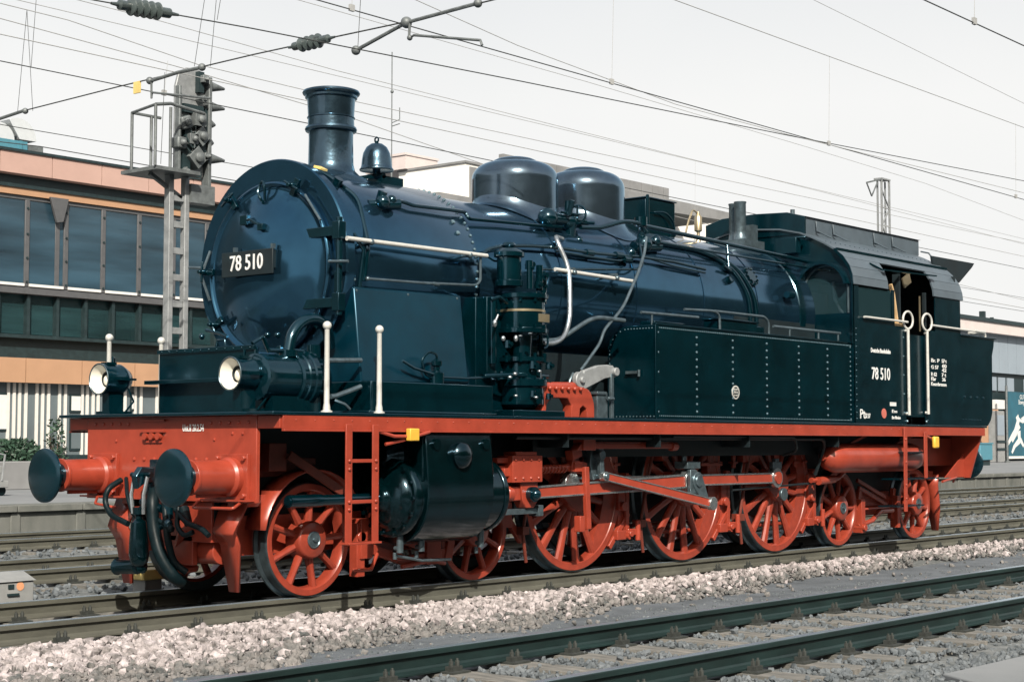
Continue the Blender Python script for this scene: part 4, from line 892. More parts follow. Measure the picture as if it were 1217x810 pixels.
f.tube([P(690,270,Y=-.74),P(712,271,Y=-.74),P(740,263,Y=-.74),P(760,265,Y=-.74),P(768,276,Y=-.74)], .026, 10, fil=.1)
part(f, 'feed_clack_valve', 'black')
# long control rods up to the cab
f = MB(); f.tube([P(764,268,Y=-.74),P(870,291,Y=-.74),P(935,305,Y=-.76),P(990,318,Y=-.8)], .026, 10); f.tube([P(768,285,Y=-.78),P(870,303,Y=-.78),P(985,322,Y=-.82)], .016, 8)
for q in ((864,298),): f.cyl(P(864,290,Y=-.74), P(866,318,Y=-.8), .022); f.sphere(P(866,320,Y=-.8), .04, 8); f.cyl(P(860,316,Y=-.82), P(868,322,Y=-.82), .02)
part(f, 'regulator_rod', 'black')
f = MB()
for k, dx in enumerate((0, .14)):
    f.tube([onb(-.2+dx, 42, RB+.03), onb(.55+dx, 43, RB+.03), onb(.85+dx, 48, RB+.03), onb(1.15+dx, 60, RB+.03), onb(1.3+dx, 80, RB+.03), onb(1.33+dx, 96, RB+.03), onb(1.35+dx, 112, RB+.04)], .03, 10, fil=.15)
part(f, 'sand_pipe', 'black')
for (px, py), r in (((890,330), .13), ((862,335), .05)):
    c = P(px, py, Y=-.80); d = Vector((0, c.y, c.z-ZB)).normalized(); c = Vector((c.x, 0, ZB)) + d*RB
    f = MB(); f.cyl(c - d*.02, c + d*.03, r, n=28); f.cyl(c + d*.03, c + d*.05, r*.6, n=24)
    a = d.cross(Vector((1,0,0))).normalized(); b = Vector((1,0,0))
    for k in range(12):
        q = c + (a*math.cos(k*math.pi/6) + b*math.sin(k*math.pi/6))*r*.84; f.cyl(q, q + d*.06, r*.1, n=6)
    part(f, 'washout_cover', 'black')
f = MB()
for k in range(26):
    a = 18 + k*4.2; f.rivet(onb(XC0-.32, a, RB), onb(0, a, 1)-Vector((0,0,ZB)), .017)
f.lathe((0,0,ZB), (1,0,0), [(RB,XC0-.4),(RB+.012,XC0-.39),(RB+.012,XC0-.26),(RB,XC0-.25)], 96, False)
part(f, 'firebox_ring', 'black')
f = MB(); f.tube([P(935,350,Y=-.95), P(942,351,Y=-.95)], .045); part(f, 'washout_cover', 'satin')

# air pump with its bracket
ax, ay = -3.33, -1.16
f = MB(); f.lathe((ax-.2, ay, 0), (0,0,1), [(.05,3.30),(.075,3.27),(.05,3.24),(.05,3.2)], 16); f.lathe((ax-.2, ay, 0), (0,0,1), [(.06,2.85),(.14,2.87),(.14,2.92),(.12,2.93),(.12,3.15),(.15,3.16),(.15,3.2),(.1,3.24),(.05,3.25)], 28)
f.lathe((ax, ay, 0), (0,0,1), [(.1,2.74),(.26,2.76),(.26,2.8),(.225,2.81),(.225,2.47),(.26,2.46),(.26,2.42),(.12,2.4)][::-1], 36)
f.lathe((ax, ay, 0), (0,0,1), [(.1,2.4),(.09,2.2),(.24,2.18),(.24,2.14),(.2,2.12),(.2,1.98),(.25,1.96),(.25,1.9),(.22,1.88),(.22,1.72),(.12,1.68),(.05,1.6)], 36)
for k in range(10):
    a = 2*math.pi*k/10
    for z in (2.72, 2.41, 2.13, 1.9): f.cyl((ax+.235*math.cos(a), ay+.235*math.sin(a), z), (ax+.235*math.cos(a), ay+.235*math.sin(a), z+.09), .017, n=6)
for dx, dy, z, r in ((.2,-.1,3.0,.07),(.27,-.05,2.9,.05),(-.05,-.14,3.05,.05),(.1,-.12,2.9,.06),(.3,0,2.3,.06),(-.1,-.22,2.1,.06),(.15,-.22,2.1,.06),(.12,-.24,1.8,.05),(-.1,-.22,1.82,.05),(.27,-.05,1.78,.06),(-.28,-.05,2.3,.06),(-.3,0,2.0,.06),(.05,-.05,3.1,.07)): f.cyl((ax+dx, ay+dy, z-r*.6), (ax+dx, ay+dy, z+r*.6), r*.62, r*.5, n=8); f.cyl((ax+dx, ay+dy-r*.9, z), (ax+dx, ay+dy+r*.5, z), r*.4, n=6)
f.cyl((ax+.15,ay-.1,2.85),(ax+.15,ay-.1,3.1),.035); f.cyl((ax+.28,ay-.05,2.8),(ax+.28,ay-.05,3.02),.03); f.cyl((ax-.05,ay-.14,2.85),(ax-.05,ay-.14,3.12),.03); f.tube([(ax+.3,ay,3.0),(ax+.5,ay+.1,3.02)], .03); f.tube([(ax+.24,ay-.06,2.5),(ax+.34,ay-.06,2.4),(ax+.3,ay-.08,2.3),(ax+.24,ay-.08,2.28)], .012, fil=.05)
pump = part(f, 'air_pump', 'black')
f = MB(); f.lathe((ax, ay, 0), (0,0,1), [(.228,2.625),(.231,2.625),(.231,2.648),(.228,2.648)], 36, False); part(f, 'pump_band', 'brass', pump)
f = MB(); f.boxr((ax+.06, ay-.228, 2.565), (.16,.012,.08)); part(f, 'maker_plate', 'brass', pump)
f = MB()
for px, py, h in ((588,384,14),(598,402,10),(613,402,12),(606,448,6),(612,444,7),(637,472,6),(613,470,5),(618,399,4),(630,396,3),(641,441,6)): a = P(px,py,Y=ay-.26); f.sphere(a, .022, 8, (1,1,h/8))
f.cyl(P(586,388,Y=-1.3), P(592,374,Y=-1.3), .012); part(f, 'pump_fitting', 'steel', pump)
f = MB(); f.box(-3.85,-3.7,-1.15,-.8,2.0,2.75); f.tube([(-3.85,-1.2,2.72),(-3.75,-1.22,2.75),(-3.6,-1.2,2.7)], .02); f.cyl((-3.8,-1.18,2.1),(-3.8,-1.18,2.75),.035); f.box(-3.9,-2.95,-1.05,-.8,1.6,2.75); f.tube([(-3.95,-1.2,1.98),(-3.6,-1.3,2.0),(-3.1,-1.3,2.0)], .025); f.cyl((-3.02,-1.15,2.1),(-3.02,-1.15,2.85),.02)
f.box(-3.75,-2.95,-1.4,-1.0,1.6,1.66)
part(f, 'pump_bracket', 'black', bevel=.008)
# red stay with arched cut-outs and the reversing lever
f = MB(); xa, xb = -3.24, -2.385
outer = [(xa,1.6),(xa+.04,1.9),(xb-.22,1.915)] + [(xb-.22+.22*math.sin(R(t)), 1.695+.22*math.cos(R(t))) for t in (25,50,75,90)] + [(xb,1.6)]
cut1 = [(xb-.12,1.6),(xb-.13,1.69),(xb-.19,1.72),(xb-.24,1.69),(xb-.25,1.6)]
cut2 = [(xb-.38,1.6),(xb-.38,1.72),(xb-.44,1.79),(xb-.72,1.79),(xb-.78,1.72),(xb-.8,1.6)]
f.prism(outer + cut1 + cut2, 'Y', -1.34, -1.22)
f.tube([(xa+.02,-1.28,1.9),(xb-.22,-1.28,1.918)] + [(xb-.22+.222*math.sin(R(t)), -1.28, 1.695+.222*math.cos(R(t))) for t in (25,50,75,90)] + [(xb,-1.28,1.6)], .045, 8)
for k in range(6): f.sphere((xa+.1+k*.1,-1.36,1.885), .022, 6)
part(f, 'motion_stay', 'red', bevel=.008)
f = MB(); f.prism(arc(-2.60,1.98,.085,60,300,10) + [(-2.55,1.885),(-2.2,2.005),(-2.1,2.02),(-2.02,2.02),(-2.0,2.08),(-2.06,2.145),(-2.16,2.15),(-2.3,2.14),(-2.56,2.075)], 'Y', -1.34, -1.28); f.cyl((-2.60,-1.37,1.98),(-2.60,-1.2,1.98),.035); f.cyl((-2.04,-1.38,2.08),(-2.04,-1.26,2.08),.045)
part(f, 'reversing_lever', 'galv', bevel=.012)
f = MB(); f.bar((-2.08,-1.33,2.06),(-2.08,-1.33,1.6),.05,.03,(0,1,0)); f.box(-2.34,-2.16,-1.34,-1.24,1.6,1.86); f.cyl((-2.2,-1.37,1.8),(-2.1,-1.37,1.8),.02); f.box(-2.36,-2.2,-1.36,-1.22,1.84,1.87); f.tube([(-2.7,-1.25,1.85),(-2.68,-1.25,1.97),(-2.62,-1.25,2.05)], .02)
part(f, 'lever_bracket', 'dsteel', bevel=.004)

# ---------------------------------------------------------------- side tanks
def tank(sg):
    yo, yi, x0, x1, z0, z1 = sg*1.42, sg*abs(P(722,440,X=-1.40).y), -1.40, XC0-.002, 1.599, 2.605
    r = .28; pr = [(yo,z0),(yo,z1)] + [(yi + sg*r*(1-math.cos(R(90-t))) , z1 - r + r*math.sin(R(90-t))) for t in (0,20,40,60,80,90)] + [(yi,z0)]
    f = MB(); f.prism(pr, 'X', x0, x1); o = part(f, 'side_tank', 'black', bevel=.006)
    f = MB()
    f.rivets((x0+.06,yo,z1-.03),(x1-.05,yo,z1-.03),112,(0,sg,0),.0095); f.rivets((x0+.06,yo,z0+.035),(x1-.05,yo,z0+.035),112,(0,sg,0),.0085)
    for xx in (-.62,.12,.86,1.6,2.3): f.rivets((xx,yo,z0+.09),(xx,yo,z1-.1),11,(0,sg,0),.015)
    for xx in (x1-.06,): f.rivets((xx,yo,z0+.05),(xx,yo,z1-.05),16,(0,sg,0),.011)
    f.rivets((x0+.04,yo,z0+.08),(x0+.04,yo,z1-.08),5,(0,sg,0),.012)
    f.rivets((x0,yo-sg*.05,z1-.035),(x0,yi+sg*r,z1-.035),9,(-1,0,0),.009); f.rivets((x0,yi+sg*.03,z1-r-.02),(x0,yi+sg*.03,z0+.05),14,(-1,0,0),.009); f.rivets((x0,yi+sg*.03,z0+.03),(x0,yo-sg*.03,z0+.03),14,(-1,0,0),.008)
    for t in (10,25,40,55,70,85): f.rivet((x0, yi+sg*.03+sg*(r-.03)*(1-math.sin(R(t))), z1-r+(r-.03)*math.cos(R(90-t)) if 0 else z1-r+(r-.035)*math.sin(R(90-t)) if 0 else z1 - r + (r-.035)*math.cos(R(t))), (-1,0,0), .009)
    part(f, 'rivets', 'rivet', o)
    f = MB(); f.box(x0-.012, x0+.06, yo-sg*.012, yo+sg*.004, z0+.01, z1); f.box(x0, x1, yo-sg*.05, yo+sg*.012, z1+.001, z1+.018); part(f, 'corner_angle', 'black', o, bevel=.003)
    f = MB(); y_ = sg*1.3; f.tube([(-1.3,y_,z1),(-1.3,y_,z1+.13)], .012); f.tube([(-1.5,y_,z1+.13),(-.4,y_,z1+.14)], .016)
    f.tube([(-.6,y_+sg*-.05,z1+.22),(.0,y_+sg*-.05,z1+.24),(.12,y_+sg*-.05,z1+.2),(.12,y_+sg*-.05,z1)], .015, fil=.06)
    f.tube([(.0,y_-sg*.05,z1+.24),(1.1,y_-sg*.05,z1+.24),(1.2,y_-sg*.05,z1+.18),(1.2,y_-sg*.05,z1)], .015, fil=.06); f.tube([(1.22,y_,z1+.13),(2.85,y_,z1+.13)], .018)
    for xx in (1.6, 2.3, 2.8): f.tube([(xx,y_,z1),(xx,y_,z1+.13)], .012)
    part(f, 'tank_rail', 'dsteel', o)
    f = MB(); f.box(.14, .95, sg*1.02, sg*1.24, z1, z1+.15); f.box(.12,.97,sg*1.0,sg*1.26,z1+.151,z1+.17); f.box(.95, 1.15, sg*1.05, sg*1.22, z1, z1+.12); f.box(-1.1,-.5,sg*1.0,sg*1.2,z1,z1+.07)
    part(f, 'filler_hatch', 'black', o, bevel=.008)
    return o
tk = tank(-1); tank(1)
def roundplate(x, z, y=-1.4205):
    f = MB(); f.lathe((x,y,z), (0,-1,0), [(.078,0),(.078,.006),(.062,.006),(.062,.003)], 40, False); f.text('VULCAN', (x,y-.004,z+.034), .02, (1,0,0),(0,0,1),.9,.002,.006); f.text('3911', (x,y-.004,z), .027, (1,0,0),(0,0,1),1.3,.002,.01); f.text('STETTIN', (x,y-.004,z-.034), .018, (1,0,0),(0,0,1),.8,.002,.006)
    return part(f, 'maker_plate', 'silver', tk)
q = P(874,466,Y=-1.42); roundplate(q.x, q.z)
f = MB(); q = P(750,443,X=-1.405); f.box(-1.44,-1.402,q.y-.1,q.y+.05,q.z-.01,q.z+.02); f.cyl((-1.43,q.y-.12,q.z-.04),(-1.43,q.y-.12,q.z+.03),.015); part(f, 'tank_gauge', 'dsteel', tk)

# ---------------------------------------------------------------- cab and bunker
XD0, XD1, XR = 4.36, 4.93, 6.07; YS = 1.45
roofp = [(-1.45,3.36),(-1.44,3.46),(-1.40,3.58),(-1.32,3.70),(-1.2,3.81),(-1.05,3.90),(-.87,3.99),(-.70,4.06),(-.4,4.13),(0,4.16)]
roofp = roofp + [(-a, b) for a, b in roofp[-2::-1]]
cab = None
f = MB()
for sg in (-1, 1):
    y0, y1 = sg*(YS-.012), sg*YS
    f.box(XC0, XD0, y0, y1, 1.599, 2.885); f.box(XD1, XR+.0, y0, y1, 1.599, 2.885)     # lower sides
    f.box(XC0, XC0+.12, y0, y1, 2.885, 3.36); f.box(3.98, 4.06, y0, y1, 2.885, 3.36); f.box(XC0+.12, 3.98, y0, y1, 2.885, 2.95); f.box(5.26, XR, y0, y1, 2.885, 3.36)
    f.box(XD0, XD1, sg*(YS-.03), sg*(YS-.018), 1.7, 2.80)       # door leaf
n = len(roofp)
# front wall with arched look-out openings
def frontwall(x0, x1):
    half = [(-1.45,1.6),(-1.45,3.36)] + roofp[1:9]
    out = []
    for sg in (-1, 1):
        # outer outline strip pieces round a window opening: Y .74..1.37, z 2.98..3.62
        wy0, wy1, wz0 = .74, 1.37, 3.0; cy = (wy0+wy1)/2; hw = (wy1-wy0)/2
        archp = [(wy1,wz0)] + [(cy+hw*math.cos(R(t)), 3.30+ .32*math.sin(R(t))) for t in range(0,181,15)] + [(wy0,wz0)]
        poly = [(.74-.001,1.6),(1.449,1.6),(1.449,3.36),(1.44,3.46),(1.40,3.58),(1.32,3.70),(1.2,3.81),(1.05,3.90),(.87,3.99),(.739,4.04)]
        # left column, right column, sill and lintel
        f.prism([(sg*a, b) for a, b in [(1.37,1.6),(1.449,1.6),(1.449,3.36),(1.44,3.46),(1.40,3.56),(1.37,3.62)]], 'X', x0, x1)
        f.prism([(sg*a, b) for a, b in [(.739,1.6),(1.37,1.6),(1.37,wz0),(.739,wz0)]], 'X', x0, x1)
        top = [(1.37,3.62),(1.32,3.70),(1.2,3.81),(1.05,3.90),(.87,3.99),(.739,4.05)]
        low = [(.739,3.30)] + [(cy - hw*math.cos(R(t)), 3.30+.32*math.sin(R(t))) for t in range(15,181,15)]
        f.prism([(sg*a, b) for a, b in top + low[:1] + low[1:]], 'X', x0, x1)
    f.prism([(-.739,1.6),(.739,1.6),(.739,4.05),(.4,4.13),(0,4.16),(-.4,4.13),(-.739,4.05)], 'X', x0, x1)
frontwall(XC0, XC0+.02); frontwall(XR-.02, XR)
cab = part(f, 'cab', 'satin', bevel=.0)
f = MB(); th = .02
for i in range(n-1):
    (a, b), (c, d) = roofp[i], roofp[i+1]
    if a < -1.3 or c > 1.3:
        if a < 0: segs = [(XC0-.04, 3.86), (5.20, XR+.06)] if min(b, d) < 3.66 else [(XC0-.04, XR+.06)]
        else: segs = [(XC0-.04, XR+.06)]
    else: segs = [(XC0-.04, XR+.06)]
    nx = Vector((0, -(d-b), c-a)).normalized()*th
    for x0, x1 in segs:
        f.add([(x0,a,b),(x1,a,b),(x1,c,d),(x0,c,d),(x0,a+nx.y,b+nx.z),(x1,a+nx.y,b+nx.z),(x1,c+nx.y,d+nx.z),(x0,c+nx.y,d+nx.z)], [(0,1,2,3),(7,6,5,4),(0,4,5,1),(2,6,7,3),(1,5,6,2),(3,7,4,0)])
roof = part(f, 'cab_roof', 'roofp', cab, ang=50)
f = MB(); f.box(XC0+.02, 6.24, -.75, -.735, 4.06, 4.285); f.box(XC0+.02, 6.24, .735, .75, 4.06, 4.285); f.box(6.2, 6.24, -.735, .735, 4.1, 4.285)
f.prism([(-.78,4.285),(.78,4.285),(.5,4.36),(0,4.38),(-.5,4.36)], 'X', XC0-.01, 6.26)
for xx in (3.35, 3.8, 4.95, 5.5): f.box(xx-.1, xx+.1, -.762, -.7505, 4.11, 4.25); f.tube([(xx-.13,-.765,4.25),(xx-.13,-.78,4.12),(xx+.06,-.84,4.06),(xx+.1,-.86,4.05)], .01)
f.tube([(6.25,-.78,4.12),(6.5,-.78,4.12),(6.5,-.85,4.03)], .012)
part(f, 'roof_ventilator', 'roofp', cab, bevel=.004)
f = MB(); f.prism([(-.76,4.06),(.76,4.06),(.76,4.284),(.5,4.355),(0,4.375),(-.5,4.355),(-.76,4.284)], 'X', XC0-.016, XC0+.019); part(f, 'ventilator_front', 'satin', cab)
f = MB(); f.bar((XC0-.03,-1.225,3.825),(XR+.05,-1.225,3.825),.03,.03); f.bar((3.72,-1.47,3.60),(5.25,-1.47,3.64),.05,.018); f.bar((3.55,-1.36,3.68),(3.75,-1.45,3.6),.02,.02)
for k in range(24): f.rivet((XC0+.1+k*.13,-1.0,3.945), (0,-.5,.86), .011)
f.rivets((3.05,-1.452,3.38),(3.95,-1.452,3.38),9,(0,-1,0),.01); f.rivets((5.3,-1.452,3.38),(6.0,-1.452,3.38),8,(0,-1,0),.01)
f.bar((XC0-.045,-1.45,3.36),(XC0-.045,-1.45,2.6),.02,.012,(0,1,0)); f.prism([(-1.47,3.36),(-1.46,3.48),(-1.42,3.6),(-1.33,3.73),(-1.2,3.84),(-1.2,3.80),(-1.31,3.69),(-1.395,3.57),(-1.435,3.46),(-1.445,3.36)], 'X', XC0-.055, XC0-.04)
part(f, 'rain_strip', 'black', cab)
f = MB(); f.prism([(-1.37,3.0)] + [(-1.055-.315*math.cos(R(t)), 3.30+.32*math.sin(R(t))) for t in range(0,181,15)] + [(-.74,3.0)], 'X', XC0+.006, XC0+.012); f.prism([(1.37,3.0),(.74,3.0)] + [(1.055-.315*math.cos(R(t)), 3.30+.32*math.sin(R(t))) for t in range(0,181,15)], 'X', XC0+.006, XC0+.012)
part(f, 'front_window', 'cabglass', cab)
f = MB(); f.tube([(XC0-.004,-1.37,3.0)] + [(XC0-.004,-1.055-.315*math.cos(R(t)), 3.30+.32*math.sin(R(t))) for t in range(0,181,15)] + [(XC0-.004,-.74,3.0)], .014, 6); f.tube([(XC0+.1,-1.1,3.42),(XC0+.1,-1.12,3.2),(XC0+.1,-1.2,3.05),(XC0+.1,-1.3,2.95)], .02); part(f, 'window_frame', 'dsteel', cab)
f = MB(); f.prism(arc(-1.055, 3.3, .36, 10, 170, 12) + arc(-1.055, 3.3, .33, 170, 10, 12), 'X', XC0-.14, XC0); part(f, 'window_hood', 'satin', cab)
f = MB(); f.box(XC0+.13, 3.97, -YS+.01, -YS+.016, 2.95, 3.35); part(f, 'side_window', 'cabglass', cab)
# wooden window frame leaning in the doorway, brass strips
f = MB(); f.bar((4.22,-1.40,2.93),(4.20,-1.36,3.33),.045,.03,(1,0,0)); f.bar((4.20,-1.36,3.33),(4.13,-1.36,3.45),.045,.03,(1,0,0)); f.box(3.9, 4.36, -1.44, -1.36, 2.895, 2.935); part(f, 'window_bar', 'wood', cab)
f = MB(); f.bar((4.86,-1.42,2.86),(4.86,-1.42,3.34),.016,.016,(1,0,0)); f.boxr((4.72,-1.3,3.55),(.22,.02,.14), Matrix.Rotation(R(-25), 4, 'Y')); part(f, 'lever_handle', 'brass', cab)
f = MB(); f.box(4.3,4.34,-1.40,-1.3,2.9,3.6); f.box(5.02,5.06,-1.42,-1.38,2.9,3.4); f.box(XC0+.3, 5.9, -.6, .6, 1.6, 1.7); f.box(XC0+.05,XC0+.5,-.8,.8,1.7,3.3); f.box(XR-.06,XR-.04,-1.4,1.4,2.8,3.7); f.box(XC0+.1,XR-.1,1.36,1.40,2.5,3.6); part(f, 'cab_interior_and_screens', 'matt', cab)  # includes dark plates added to shut the sky out of the openings
f = MB(); f.box(5.26, XR-.02, -YS+.02, YS-.02, 1.6, 2.8); part(f, 'bunker_inner', 'matt', cab)
f = MB()
for sg in (-1, 1): f.prism([(XR,1.599),(6.95,1.599),(7.06,1.68),(7.12,1.8),(7.14,2.62),(7.2,2.76),(7.22,2.86),(XR,2.86)], 'Y', sg*(YS-.02), sg*(YS-.006))
f.add([(6.94,-1.43,1.6),(6.94,1.43,1.6),(7.12,1.43,1.8),(7.12,-1.43,1.8),(7.14,1.43,2.62),(7.14,-1.43,2.62),(7.2,1.43,2.84),(7.2,-1.43,2.84)], [(0,1,2,3),(3,2,4,5),(5,4,6,7)]); f.box(XR, 7.26, -1.462, 1.462, 2.861, 2.882); f.prism([(-.9,2.883),(.9,2.883),(.5,3.3),(-.5,3.3)], 'X', XR+.05, 7.0)
bk = part(f, 'coal_bunker', 'satin', bevel=.004)
f = MB(); f.rivets((XR+.05,-YS+.004,1.68),(6.7,-YS+.004,1.68),7,(0,-1,0),.012); f.rivets((XR+.1,-YS+.004,2.0),(6.8,-YS+.004,2.0),4,(0,-1,0),.02); f.box(6.2,6.5,-YS+.002,-YS+.006,2.36,2.37); part(f, 'rivets', 'black', bk)
f = MB(); ya = -1.13; f.prism([(XR-.2,4.0),(P(1158,313,Y=ya).x,P(1158,313,Y=ya).z),(P(1155,318,Y=ya).x,P(1155,318,Y=ya).z),(P(1140,336,Y=ya).x,P(1140,336,Y=ya).z),(XR-.1,3.66)], 'Y', ya, ya+.03); f.prism([(XR-.2,4.0),(P(1158,313,Y=ya).x,P(1158,313,Y=ya).z),(XR-.1,3.66)], 'Y', -ya-.03, -ya); part(f, 'rear_wind_shield', 'matt', cab)
# cab handrails: vertical rails with rings, horizontal rails
f = MB()
for xx, z0, z1 in ((XD0+.0,1.72,2.86),(XD1+.0,1.74,2.86)):
    f.cyl((xx,-1.49,z0),(xx,-1.49,z1),.02); f.cyl((xx,-1.45,z0+.02),(xx,-1.49,z0+.02),.02); f.cyl((xx,-1.45,z1-.02),(xx,-1.49,z1-.02),.02)
o = part(f, 'cab_handrail', 'silver', cab)
f = MB()
for xx, yy in ((XD0+.04,-1.47),(XD1+.0,-1.49)):
    ring = [Vector((xx + .115*math.cos(t)*.9, yy-.02*math.cos(t), 2.985 + .115*math.sin(t))) for t in [2*math.pi*k/28 for k in range(28)]]
    f.tube(ring, .015, 8, closed=True)
part(f, 'handrail_ring', 'silver', cab)
f = MB(); f.tube([(3.15,-1.49,2.955),(4.35,-1.49,2.955)], .015); f.tube([(5.08,-1.48,2.955),(6.45,-1.48,2.945)], .015); f.tube([(6.45,-1.48,2.95),(7.0,-1.4,2.96)], .022); f.tube([(6.5,-1.38,2.93),(7.05,-1.38,2.93),(7.05,-1.38,2.88)], .018)
for xx in (3.2,4.3,5.12,6.4): f.cyl((xx,-1.45,2.955),(xx,-1.49,2.955),.014)
part(f, 'cab_side_rail', 'silver', cab)
f = MB(); f.rivets((XC0+.04,-YS,1.66),(XC0+.04,-YS,2.8),16,(0,-1,0),.008); f.rivets((4.3,-YS,1.75),(4.3,-YS,2.75),5,(0,-1,0),.012); f.rivets((5.0,-YS,1.66),(5.0,-YS,2.8),8,(0,-1,0),.007)
for xx in (XD0, XD1): f.sphere((xx,-1.46,1.64), .018, 6); f.sphere((xx,-1.46,1.75), .018, 6)
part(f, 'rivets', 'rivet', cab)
def T(f, s, px0, px1, py, h, bold=.012, align='C'):
    a, b = P(px0, py, Y=-YS), P(px1, py, Y=-YS); m = MB().text(s, (0,0,0), h, (1,0,0), (0,0,1), 1, .002, bold); ww = max(v[0] for v in m.v) - min(v[0] for v in m.v)
    f.text(s, ((a.x+b.x)/2, -YS-.003, a.z), h, (1,0,0), (0,0,1), (b.x-a.x)/ww, .002, bold)
f = MB()
T(f, 'Deutsche Bundesbahn', 1035, 1058, 416, .058); T(f, '78 510', 1036, 1057.5, 444, .155, .01); T(f, 'Pt', 1022, 1028, 492, .12, .005); T(f, '37.17', 1028, 1034, 494, .06)
T(f, 'Ess', 1060, 1066, 488.5, .04); T(f, 'Bw Rheine', 1060, 1070, 496, .04)
for px0, px1, py, s in ((1106.5,1116,428,'Br. P'),(1106.5,1115,436,'G 57'),(1106.5,1113,444.5,'R 62'),(1106.5,1112,450,'Kbr'),(1106.5,1124.5,456,'Knorrbremse'),(1119,1124.5,429,'57 t'),(1119.5,1124.5,435,'60'),(1119.5,1124.5,440,'42'),(1119,1124,445.5,'7 t'),(1119.5,1123.5,451,'36')): T(f, s, px0, px1, py, .05, .012)
part(f, 'lettering', 'white', cab)
f = MB(); a, b = P(1057.5,477.5,Y=-YS), P(1065,482.5,Y=-YS); f.box(a.x, b.x, -YS-.005, -YS, b.z, a.z); part(f, 'white_plate', 'white', cab, bevel=.004)
f = MB(); q = P(1050.5,491,Y=-YS); f.cyl((q.x,-YS,q.z),(q.x,-YS-.005,q.z),.065,n=24); part(f, 'red_disc', 'redmark', cab)
# front-wall fittings beside the boiler top
f = MB(); q = P(940,293,X=XC0-.05); f.boxr((XC0-.12,q.y,q.z),(.12,.3,.2)); f.tube([(XC0-.15,q.y-.1,q.z-.1),(XC0-.15,q.y-.12,q.z+.1),(XC0-.1,q.y-.25,q.z+.1)], .02); part(f, 'ventilation_flap', 'satin', cab, bevel=.006)
f = MB(); q = P(942,258,X=XC0+.1); f.cyl((q.x,q.y,q.z-.1),(q.x,q.y,q.z+.1),.03); part(f, 'vent_pipe', 'dsteel', cab)

# ================================================================== buildings
YB = 30.0; PZ = .345
bl = empty('station_building', (12, YB, PZ), 'long two storey station building with salmon fascia, dark glazing and white finned ground floor', 'building')
X0, X1 = 2.0, 52.0
def bpart(mb, name, m, parent, root, **k):
    inv = Vector(root.location); mb.v = [(v[0]-inv.x, v[1]-inv.y, v[2]-inv.z) for v in mb.v]; return pieces(mb, name, m, parent, **k)
f = MB(); f.box(X0, X1, YB+.35, YB+14, PZ, 9.3); f.box(-95, X0-3, YB, YB+14, PZ, 15.5); bpart(f, 'wall', 'dteal', bl, bl)  # also holds an unseen tall dark wing added for the smokebox to mirror
f = MB()
x = X0
while x < X1: f.box(x+.012, x+1.75-.012, YB-.35, YB-.3, 9.12, 9.74); x += 1.75
f.box(X0, X1, YB-.3, YB+14, 9.1, 9.70); bpart(f, 'fascia', 'pink', bl, bl)
f = MB(); f.box(X0-.1, X1+.1, YB-.40, YB+14.1, 9.74, 9.82); f.box(X0, X1, YB-.1, YB+.34, 8.761, 9.099); bpart(f, 'roof_edge_and_shade', 'dteal', bl, bl)  # dark strip below the edge stands in for shade in the recess
f = MB(); f.box(X0, X1, YB-.05, YB+.345, 8.56, 8.76); bpart(f, 'beam', 'orange', bl, bl)
f = MB(); f.box(X0, X1, YB+.02, YB+.34, 8.44, 8.555); f.box(X0, X1, YB+.02, YB+.34, 5.70, 5.92)
xm = 10.59
k = -6
xs = []
while xm + k*1.34 < X1-.2:
    xx = xm + k*1.34
    if xx > X0: f.box(xx-.075, xx+.075, YB+.0, YB+.33, 5.921, 8.439); xs.append(xx)
    k += 1
wf = bpart(f, 'window_frame', 'alu', bl, bl, bevel=.01)
f = MB()
for a in xs:
    for z in (6.05, 6.75, 7.45, 8.2): f.cyl((a, YB+.0, z), (a, YB-.03, z), .035, n=8)
bpart(f, 'frame_bolt', 'dteal', wf, bl)
f = MB()
for a, b in zip(xs, xs[1:]): f.box(a+.08, b-.08, YB-.02, YB+.09, 5.921, 6.0)
bpart(f, 'window_sill', 'sillw', bl, bl)
for a, b in zip(xs, xs[1:]):
    f = MB(); f.box(a+.075, b-.075, YB+.05, YB+.07, 6.001, 8.439); bpart(f, 'window_pane', 'winglass', bl, bl)
xx = X0+.1
while xx < X1-1.1:
    f = MB(); f.box(xx+.08, xx+1.0, YB+.3, YB+.32, 4.55, 5.699); bpart(f, 'lower_pane', 'lowglass', bl, bl); xx += 1.0
f = MB(); xx = X0+.1
while xx < X1: f.box(xx-.05, xx+.05, YB+.12, YB+.3, 4.5, 5.699); xx += 1.0
f.box(X0, X1, YB+.1, YB+.36, 4.42, 4.52); bpart(f, 'post', 'dteal', bl, bl)
f = MB()
for xx in (12.9-6.7, 12.9, 12.9+6.7, 12.9+13.4, 12.9+20.1): f.prism([(xx-.3,8.6),(xx+.34,8.6),(xx+.16,7.9),(xx-.06,7.86)], 'Y', YB-.15, YB-.052); f.box(xx+.0, xx+.16, YB+.03, YB+.045, 5.93, 7.9)
bpart(f, 'beam_bracket', 'alu', bl, bl, bevel=.01)
f = MB(); x = X0
while x < X1: f.box(x+.012, x+1.9, YB-.6, YB-.55, 3.10, 3.80); x += 1.912
f.box(X0, X1, YB-.549, YB+.3, 3.12, 3.78); bpart(f, 'canopy_fascia', 'orange', bl, bl)
f = MB(); f.box(X0, X1, YB-.28, YB+.3, PZ, 3.119); bpart(f, 'ground_floor_wall', 'greywall', bl, bl)
f = MB(); f.box(X0, X1, YB-.45, YB-.28, .82, 1.04); bpart(f, 'plinth', 'dteal', bl, bl)
f = MB()
for px in (12,19,25.5,33,46,53,60,73,80,100,106,113,119,126,151,163,170):
    q = P(px, 480, Y=YB-.4); f.box(q.x-.045, q.x+.045, YB-.32, YB-.281, 1.041, 3.098)
xx = P(170,480,Y=YB-.4).x + .6; i = 0
